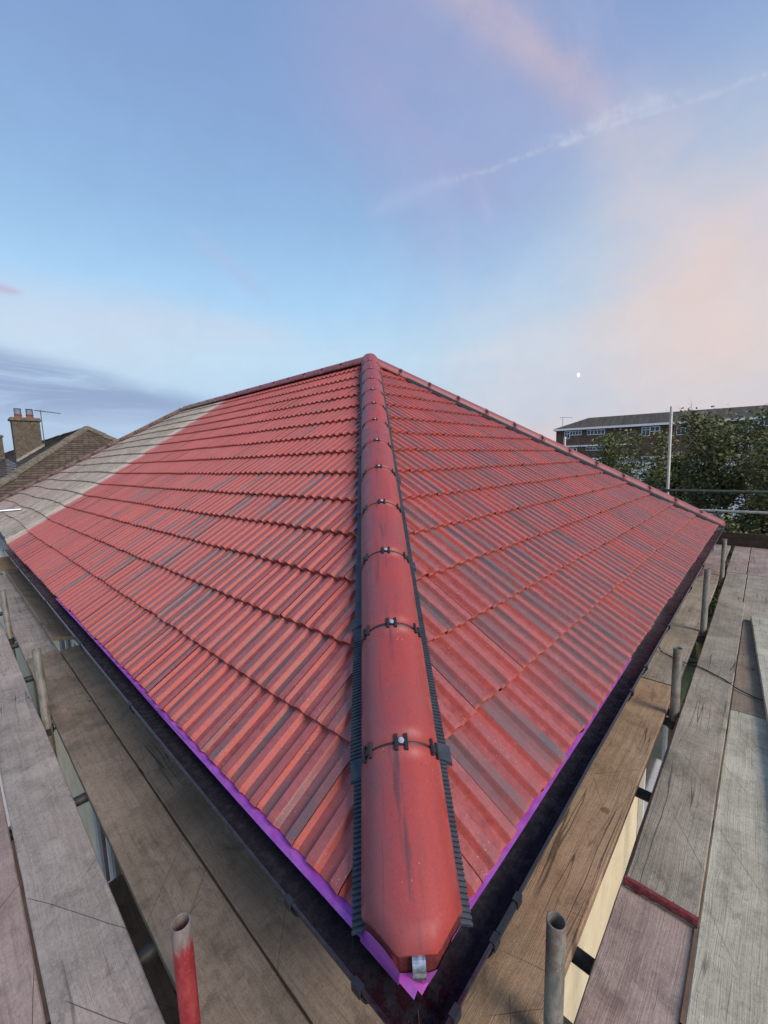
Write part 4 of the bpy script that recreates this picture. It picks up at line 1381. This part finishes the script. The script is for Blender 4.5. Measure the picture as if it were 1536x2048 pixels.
def plain_slope(A, Bc, Cc, D, parent, rows, step):
    """A,B eave ends; D,C upper ends above A,B"""
    A, Bc, Cc, D = map(Vector, (A, Bc, Cc, D))
    mb = MB(); rn = []
    nrm = (Bc - A).cross(D - A).normalized()
    if nrm.z < 0: nrm = -nrm
    rs = random.Random(rows)
    for r in range(rows):
        t0, t1 = r / rows, min(1.0, (r + 1.12) / rows)
        L0, R0 = A.lerp(D, t0), Bc.lerp(Cc, t0); L1, R1 = A.lerp(D, t1), Bc.lerp(Cc, t1)
        w = (R0 - L0).length; k = max(1, int(w / step)); ofs = 0.5 * (r % 2)
        for i in range(k + 1):
            u0 = max(0, (i - ofs) / k); u1 = min(1, (i + 1 - ofs) / k - 0.012 / w * 1.0)
            if u1 <= u0: continue
            j = rs.uniform(0, 0.012)
            q = [L0.lerp(R0, u0) + nrm * (0.028 + j), L0.lerp(R0, u1) + nrm * (0.028 + j), L1.lerp(R1, u1) + nrm * 0.004, L1.lerp(R1, u0) + nrm * 0.004,
                 L0.lerp(R0, u0) + nrm * 0.0, L0.lerp(R0, u1) + nrm * 0.0]
            mb.add(q, [(0, 1, 2, 3), (4, 5, 1, 0)])
            c = rs.random(); rn += [c] * 6
    mb.at = {'rnd': rn}
    return mb.build('roof_slope', M_PTILE, parent)


NXW = 2 * NXR - NX0
plain_slope((NX0, NY0, NZ0), (NXW, NY0, NZ0), (NXR + 0.01, NYR, NZR), (NXR - 0.01, NYR, NZR), nb, 34, 0.20)
plain_slope((NX0, NYE, NZ0), (NX0, NY0, NZ0), (NXR, NYR, NZR), (NXR, NYE, NZR), nb, 34, 0.30)
pb = MB(); pb.add([(NXW, NY0, NZ0), (NXW, NYE, NZ0), (NXR, NYE, NZR), (NXR, NYR, NZR)], [(0, 1, 2, 3)]); pb.build('roof_slope', M_STONE, nb)
wb = MB(); wb.box((NX0 + 0.3, NY0 + 0.3, GZ), (NXW - 0.3, NYE, NZ0 - 0.02)); wb.build('wall', M_REND, nb)


def hip_bar(a, b2, w, h, nseg, parent, mt, name='hip_tiles'):
    mb = MB(); a = Vector(a); b2 = Vector(b2); dd = (b2 - a); L = dd.length; dd.normalize()
    sd_ = dd.cross(Vector((0, 0, 1))).normalized(); up_ = sd_.cross(dd).normalized()
    for i in range(nseg):
        s0 = L * i / nseg; s1 = L * (i + 0.97) / nseg; j = random.uniform(-0.01, 0.015)
        n = 6; vs = []
        for s in (s0, s1):
            for k in range(n + 1):
                th = math.pi * k / n
                vs.append(a + dd * s + sd_ * (w * math.cos(th)) + up_ * (h * math.sin(th) + j - 0.02))
        mb.add(vs, [(k, k + 1, n + 2 + k, n + 1 + k) for k in range(n)] + [tuple(range(n + 1)), tuple(range(n + 1, 2 * n + 2))])
    return mb.build(name, mt, parent)


hip_bar((NX0, NY0, NZ0), (NXR, NYR, NZR), 0.16, 0.13, 17, nb, M_STONE)
hip_bar((NXW, NY0, NZ0), (NXR, NYR, NZR), 0.16, 0.13, 17, nb, M_STONE)
hip_bar((NXR, NYR, NZR), (NXR, NYE, NZR), 0.14, 0.08, 60, nb, M_PTILE, 'ridge_tiles')


def chimney(parent, x, y, w, dp, z0, z1, pots, label=None, M=None):
    mb = MB()
    NS = 8
    mb.box((-w / 2, -dp / 2, z0), (w / 2, dp / 2, z1))
    ch = mb.build('chimney', M_STACK, parent, Matrix.Translation((x, y, 0)))
    c = MB()
    c.box((-w / 2 - 0.07, -dp / 2 - 0.07, z1 + 0.002), (w / 2 + 0.07, dp / 2 + 0.07, z1 + 0.10))
    c.box((-w / 2 - 0.03, -dp / 2 - 0.03, z1 + 0.102), (w / 2 + 0.03, dp / 2 + 0.03, z1 + 0.15))
    c.build('chimney_cap', M_STONE, ch, Matrix.Translation((x, y, 0)))
    f = MB()
    for k in range(6):
        zz = z0 + 0.3 + k * 0.0
    f.box((-w / 2 - 0.03, -dp / 2 - 0.03, z0), (-w / 2 + 0.0, dp / 2 + 0.03, z0 + 0.5))
    for px in pots:
        p = MB()
        p.tube((px, 0, z1 + 0.12), (px, 0, z1 + 0.27), 0.15, 0.13, 14); p.tube((px, 0, z1 + 0.27), (px, 0, z1 + 0.31), 0.15, 0.15, 14)
        p.build('chimney_pot', M_CLAY, ch, Matrix.Translation((x, y, 0)))
        g_ = MB()
        g_.tube((px, 0, z1 + 0.56), (px, 0, z1 + 0.575), 0.135, n=14)
        for i in range(14):
            a = 2 * math.pi * i / 14
            g_.tube((px + 0.125 * math.cos(a), 0.125 * math.sin(a), z1 + 0.30), (px + 0.125 * math.cos(a), 0.125 * math.sin(a), z1 + 0.56), 0.008, n=5)
        g_.tube((px, 0, z1 + 0.30), (px, 0, z1 + 0.33), 0.13, n=14)
        g_.build('pot_guard', M_WIRE, ch, Matrix.Translation((x, y, 0)))
    return ch


CHX, CHY = 2.42, 25.3
chimney(nb, CHX, CHY, 1.0, 0.6, 0.6, 3.42, (-0.22, 0.2))
fl2 = MB()
for sx in (1,):
    a = Vector((CHX - 0.52, CHY - 0.33, (CHX - 0.52 - NX0) * (NZR - NZ0) / (NXR - NX0) + NZ0 + 0.04)); b2 = Vector((CHX + 0.56, CHY - 0.33, (CHX + 0.56 - NX0) * (NZR - NZ0) / (NXR - NX0) + NZ0 + 0.06))
    fl2.add([a + Vector((0, -0.02, 0)), b2 + Vector((0, -0.02, 0)), b2 + Vector((0, -0.02, 0.12)), a + Vector((0, -0.02, 0.12)), a + Vector((0, -0.14, -0.01)), b2 + Vector((0, -0.14, -0.01))], [(0, 1, 2, 3), (4, 5, 1, 0)])
fl2.build('flashing', simple('lead', s2l((150, 146, 142)), 0.6, 0.2, 0.2, 6, 0.3), nb)
nb2 = empty('house', (2.0, 45, GZ), 'farther house at the left frame edge showing only a buff chimney', 'house')
chimney(nb2, 2.18, 40.0, 1.1, 0.8, 0.4, 3.55, (0.0,))


def aerial(x, y, z0, z1, n, yaw, label, grp='tv aerials on the neighbouring chimneys', sc=1.0):
    mb = MB(); mb.tube((0, 0, 0), (0, 0, z1 - z0), 0.018 * sc, n=8)
    M = Matrix.Rotation(R(yaw), 4, 'Z')
    e = empty('tv_aerial', (x, y, z0), label, 'aerial', grp)
    mb.build('mast', M_WIRE, e, Matrix.Translation((x, y, z0)))
    b = MB(); h = z1 - z0 - 0.05
    b.tube(M @ Vector((-0.25 * sc, 0, h)), M @ Vector((0.85 * sc, 0, h - 0.06)), 0.014 * sc, n=6)
    for i in range(n):
        t = -0.2 + 1.0 * i / n; L = 0.24 - 0.10 * i / n
        c = M @ Vector((t * sc, 0, h - 0.05 * (t + 0.25)))
        dl = M @ Vector((0, L * sc, 0.0))
        b.tube(c - dl, c + dl, 0.007 * sc, n=5)
    b.build('antenna_array', M_WIRE, e, Matrix.Translation((x, y, z0)))
    return e


aerial(3.04, 25.3, 2.45, 4.0, 9, 15, 'tv aerial on a mast at the right side of the stained chimney')
aerial(1.45, 40.0, 2.2, 5.3, 9, 10, 'tall tv aerial at the left frame edge by the farther chimney', sc=1.4)

# white porch and trim glimpsed beyond the left end of the walkway
wp = empty('porch', (-0.6, 9.6, GZ), 'white panelled porch roof beyond the left end of the walkway', 'porch')
p1 = MB(); p1.box((-1.6, 9.0, -0.62), (0.03, 11.5, -0.16)); p1.build('roof', M_WHWALL, wp)
p2 = MB(); p2.box((-1.55, 9.1, GZ), (-0.01, 11.4, -0.622)); p2.build('wall', M_WHWALL, wp)

# ------------------------------------------------------------------ flats on the right
FD = 75.0
fa = R(80.0)
fn = Vector((math.sin(fa), math.cos(fa), 0)); ft = Vector((math.cos(fa), -math.sin(fa), 0))   # ft points to the right in the photo
FO = Vector((CAM.x, CAM.y, 0)) + fn * FD
flats = empty('apartment_building', (FO.x + fn.x * 5, FO.y + fn.y * 5, GZ), 'long brown brick block of flats with grey roof behind the trees', 'building')
MFL = Matrix(((fn.x, ft.x, 0, FO.x), (fn.y, ft.y, 0, FO.y), (0, 0, 1, 0), (0, 0, 0, 1)))   # local: x away, y right, z up
FL0, FL1 = -13.6, 24.0
EZ = 1.081 + 0.0565 * FD * 1.0 + 0.05
wl = MB(); wl.box((0, FL0, GZ), (10, FL1, EZ)); wl.build('wall', M_FBRICK, flats, MFL)
rf = MB()
ez = EZ + 0.34; rz_ = EZ + 2.25
rf.add([(-0.35, FL0 - 0.35, ez), (-0.35, FL1, ez), (5, FL1, rz_), (5, FL0 + 4.3, rz_), (10.35, FL0 - 0.35, ez), (10.35, FL1, ez)],
       [(0, 1, 2, 3), (0, 3, 4), (4, 3, 2, 5)])
rf.build('roof', M_FROOF, flats, MFL)
fc = MB(); fc.box((-0.38, FL0 - 0.38, EZ + 0.02), (10.4, FL1, EZ + 0.335))
fc.build('fascia', M_WHITE, flats, MFL)
b1 = MB(); b1.box((-0.25, FL0 - 0.1, EZ - 2.72), (-0.002, -2.5, EZ - 2.50)); b1.box((-0.25, 8.8, EZ - 2.72), (-0.002, FL1, EZ - 2.50))
b1.build('band', M_WHITE, flats, MFL)
b1 = MB(); b1.box((-0.2, FL0 + 1, EZ - 5.2), (-0.002, FL1, EZ - 4.6)); b1.build('band', M_WHITE, flats, MFL)


def fwin(y0, w1_, w2_, z1, h1, h2, nb_, pane=M_GLASS):
    """tall casement w1_ wide then a shallow strip of w2_ wide"""
    fr = MB(); gp = MB()
    if w1_ > 0:
        fr.box((-0.06, y0, z1 - h1), (-0.002, y0 + w1_, z1))
        for k in range(2):
            a = y0 + 0.08 + k * (w1_ - 0.08) / 2
            gp.box((-0.075, a, z1 - h1 + 0.1), (-0.061, a + (w1_ - 0.08) / 2 - 0.08, z1 - 0.45)); gp.box((-0.075, a, z1 - 0.37), (-0.061, a + (w1_ - 0.08) / 2 - 0.08, z1 - 0.09))
    fr.box((-0.055, y0 + w1_ + 0.001, z1 - h2), (-0.002, y0 + w1_ + w2_, z1))
    for k in range(nb_):
        a = y0 + w1_ + 0.06 + k * (w2_ - 0.06) / nb_
        gp.box((-0.075, a, z1 - h2 + 0.1), (-0.056, a + (w2_ - 0.06) / nb_ - 0.10, z1 - 0.09))
    f = fr.build('window', M_WHITE, flats, MFL)
    gp.build('pane', pane, f, MFL)


fz = EZ - 0.12
fwin(-12.3, 0.85, 1.75, fz, 1.25, 0.72, 4)
fwin(-8.9, 0, 2.6, fz, 1.0, 0.80, 5)
fwin(-1.35, 1.1, 1.25, fz - 0.02, 1.35, 0.75, 2)
fwin(3.0, 1.1, 1.9, fz - 0.02, 1.45, 0.8, 3)
fwin(6.6, 1.1, 0.3, fz - 0.02, 1.45, 0.8, 1)
fwin(11.0, 1.1, 1.6, fz, 1.4, 0.8, 3)
fwin(-11.6, 0.7, 0.6, fz - 2.75, 1.0, 0.6, 1)
fwin(-9.0, 0, 2.6, fz - 2.75, 1.0, 0.55, 5)
fwin(10.2, 1.0, 0.4, fz - 2.9, 1.4, 0.6, 1)
rp = MB()
for yy in (1.9, 2.35): rp.tube((-0.12, yy, EZ - 2.3), (-0.12, yy, EZ), 0.05, n=8)
rp.tube((-0.3, 1.3, EZ - 2.1), (-0.3, 3.0, EZ - 2.1), 0.05, n=8); rp.tube((-0.3, 2.75, EZ - 2.4), (-0.3, 2.75, EZ - 0.4), 0.04, n=8)
rp.build('drainpipe', M_CLAY, flats, MFL)
ap = MFL @ Vector((4, FL0 + 0.3, 0))
aerial(ap.x, ap.y, EZ, EZ + 2.6, 6, -60, 'thin tv aerial on the left end of the flats roof', 'tv aerials on the flats', sc=1.9)

# white low building behind the trees
wg = empty('white_building', (46, 2, GZ), 'low white-rendered building showing through gaps in the trees', 'building')
M2 = Matrix(((fn.x, ft.x, 0, CAM.x + fn.x * 48), (fn.y, ft.y, 0, CAM.y + fn.y * 48), (0, 0, 1, 0), (0, 0, 0, 1)))
a = MB(); a.box((0, -7.6, GZ), (7, 12, 0.55)); a.build('wall', M_WHWALL, wg, M2)
a = MB(); a.box((-0.15, -7.7, 0.552), (7.1, 12.1, 0.62)); a.build('roof', M_FROOF, wg, M2)
for i in range(6):
    f = MB(); y = -6 + i * 3; f.box((-0.05, y, -1.6), (-0.002, y + 1.4, -0.5)); f.build('window', M_GLASS, wg, M2)


# ------------------------------------------------------------------ trees
def tree(name, base, h, rx, ry, seed, n_leaf, label, low=0.25, leaf=0.055, stems=3, top=None):
    rs = random.Random(seed)
    root = empty(name, base, label, 'tree', 'trees beyond the far guard rail')
    MT = Matrix.Translation(Vector(base))
    tk = MB(); tips = []

    def grow(p, d_, L, r, depth):
        steps = 4
        for k in range(steps):
            nd = (d_ + Vector((rs.uniform(-1, 1), rs.uniform(-1, 1), rs.uniform(-0.2, 0.5))) * 0.16).normalized()
            q = p + nd * (L / steps); r2 = r * 0.86
            tk.tube(p, q, r, r2, n=6, cap=False)
            p, d_, r = q, nd, r2
            if depth >= 1: tips.append((p.copy(), depth))
            if depth < 3 and (k >= 1 or depth > 0):
                for _ in range(2 if depth < 2 else 1):
                    a = rs.uniform(0, 2 * math.pi); t = rs.uniform(0.5, 1.0)
                    nd2 = (d_ + Vector((math.cos(a) * t, math.sin(a) * t, rs.uniform(-0.1, 0.4)))).normalized()
                    grow(p.copy(), nd2, L * rs.uniform(0.28, 0.42), r * 0.5, depth + 1)
    for s in range(stems):
        a = rs.uniform(0, 6.28); o_ = Vector((math.cos(a), math.sin(a), 0)) * rs.uniform(0, 0.25 * rx)
        grow(o_, Vector((o_.x * 0.25, o_.y * 0.25, 1)).normalized(), h * rs.uniform(0.62, 0.78), 0.03 + 0.008 * h, 0)
    tk.build('trunk', M_BARK, root, MT)
    cr = MB(); rn = []
    # clusters: branch tips squeezed into the crown envelope plus random ones
    cl = []
    for (p, dpt) in tips:
        q = Vector((max(-rx, min(rx, p.x * 0.9)), max(-ry, min(ry, p.y * 0.9)), min(p.z, h)))
        if q.z > h * low * 0.6: cl.append(q)
    for _ in range(90):
        a = rs.uniform(0, 6.28); zz = rs.uniform(low, 1.0)
        env = math.sin(min(1.0, (1.02 - zz) * 1.9 + 0.12) * math.pi / 2) * (0.75 + 0.25 * rs.random())
        rr = math.sqrt(rs.uniform(0.15, 1)) * env
        cl.append(Vector((math.cos(a) * rx * rr, math.sin(a) * ry * rr, zz * h)))
    for i in range(n_leaf):
        c = cl[rs.randrange(len(cl))]
        sg = 0.16 + 0.10 * rs.random()
        p = c + Vector((rs.gauss(0, sg), rs.gauss(0, sg), rs.gauss(0, sg * 0.8)))
        zrel = p.z / h
        if zrel > 1.06: continue
        L = leaf * rs.uniform(0.6, 1.25); wd = L * rs.uniform(0.45, 0.65)
        a = Vector((rs.uniform(-1, 1), rs.uniform(-1, 1), rs.uniform(-0.8, 0.5))).normalized()
        b = a.cross(Vector((rs.uniform(-1, 1), rs.uniform(-1, 1), rs.uniform(-1, 1)))).normalized()
        n_ = a.cross(b)
        cr.v += [tuple(p - a * L), tuple(p + b * wd + n_ * wd * 0.3), tuple(p + a * L), tuple(p - b * wd + n_ * wd * 0.3)]
        k = len(cr.v) - 4
        cr.f.append((k, k + 1, k + 2, k + 3)); cr.sm.append(False)
        c_ = rs.random() * 0.8 + 0.2 * ((i * 7) % 10) / 10; rn += [c_] * 4
    cr.at = {'rnd': rn}
    cr.build('crown', M_LEAF, root, MT)


def at(px_az, dist):   # world xy at an azimuth and distance from where one stands
    return (CAM.x + math.sin(R(px_az)) * dist, CAM.y + math.cos(R(px_az)) * dist)


TR = [
    (78.2, 21, 7.15, 0.85, 0.9, 1, 7000, 'loose airy tree left of the tall guard-rail pole'),
    (75.4, 24, 5.7, 1.5, 1.6, 2, 11000, 'low bushy tree at the left end of the row, touching the hip'),
    (80.4, 19, 5.85, 1.2, 1.3, 3, 12000, 'tree directly behind the tall guard-rail pole'),
    (83.4, 24, 6.1, 1.2, 1.3, 4, 12000, 'dull green tree between the pole and the tallest tree'),
    (87.2, 19, 7.6, 1.05, 1.1, 5, 9000, 'tallest tree at the right, reaching the flats roof'),
    (90.6, 20, 7.3, 1.2, 1.2, 6, 11000, 'tree cut by the right frame edge beside the tallest tree'),
    (94.5, 18, 7.0, 1.8, 1.6, 7, 6000, 'tree just past the right frame edge'),
]
for (azd, dist, h, rx, ry, sd_, nl, lab) in TR:
    x, y = at(azd, dist)
    tree('tree', (x, y, GZ), h, rx, ry, sd_, int(nl * 1.25), lab, stems=3, leaf=0.072)
# undergrowth in front
for i, (azd, dist, h, r, lab) in enumerate([(85.0, 15.5, 4.3, 2.0, 'dense shrub low behind the guard rails, left one'), (89.5, 14.5, 4.0, 1.9, 'dense shrub low behind the guard rails, middle one'), (94.5, 15, 4.3, 2.0, 'dense shrub low behind the guard rails at the right frame edge'), (80.5, 17, 4.6, 1.9, 'dense shrub low behind the right hip end')]):
    x, y = at(azd, dist)
    tree('shrub', (x, y, GZ), h, r, r, 40 + i, 12000, lab, low=0.05, leaf=0.06, stems=5)

# ------------------------------------------------------------------ moon
mo = Vector((0.9377, 0.303, 0.1701)).normalized()
mm = bpy.data.materials.new('moonlight'); mm.use_nodes = True
t = NT(mm.node_tree); e = t.n('ShaderNodeEmission'); e.inputs[0].default_value = (1, 0.97, 0.9, 1); e.inputs[1].default_value = 1.6
oo = t.n('ShaderNodeOutputMaterial'); t.t.links.new(e.outputs[0], oo.inputs[0])
bmn = bmesh.new(); bmesh.ops.create_uvsphere(bmn, u_segments=24, v_segments=12, radius=5.6)
me = bpy.data.meshes.new('moon'); bmn.to_mesh(me); bmn.free(); me.materials.append(mm)
mn = link('moon', me, None, Matrix.Translation(CAM + mo * 1500) @ Matrix.Diagonal((0.8, 0.75, 1.15, 1)))
tag(mn, 'small bright moon in the sky above the flats', 'moon')
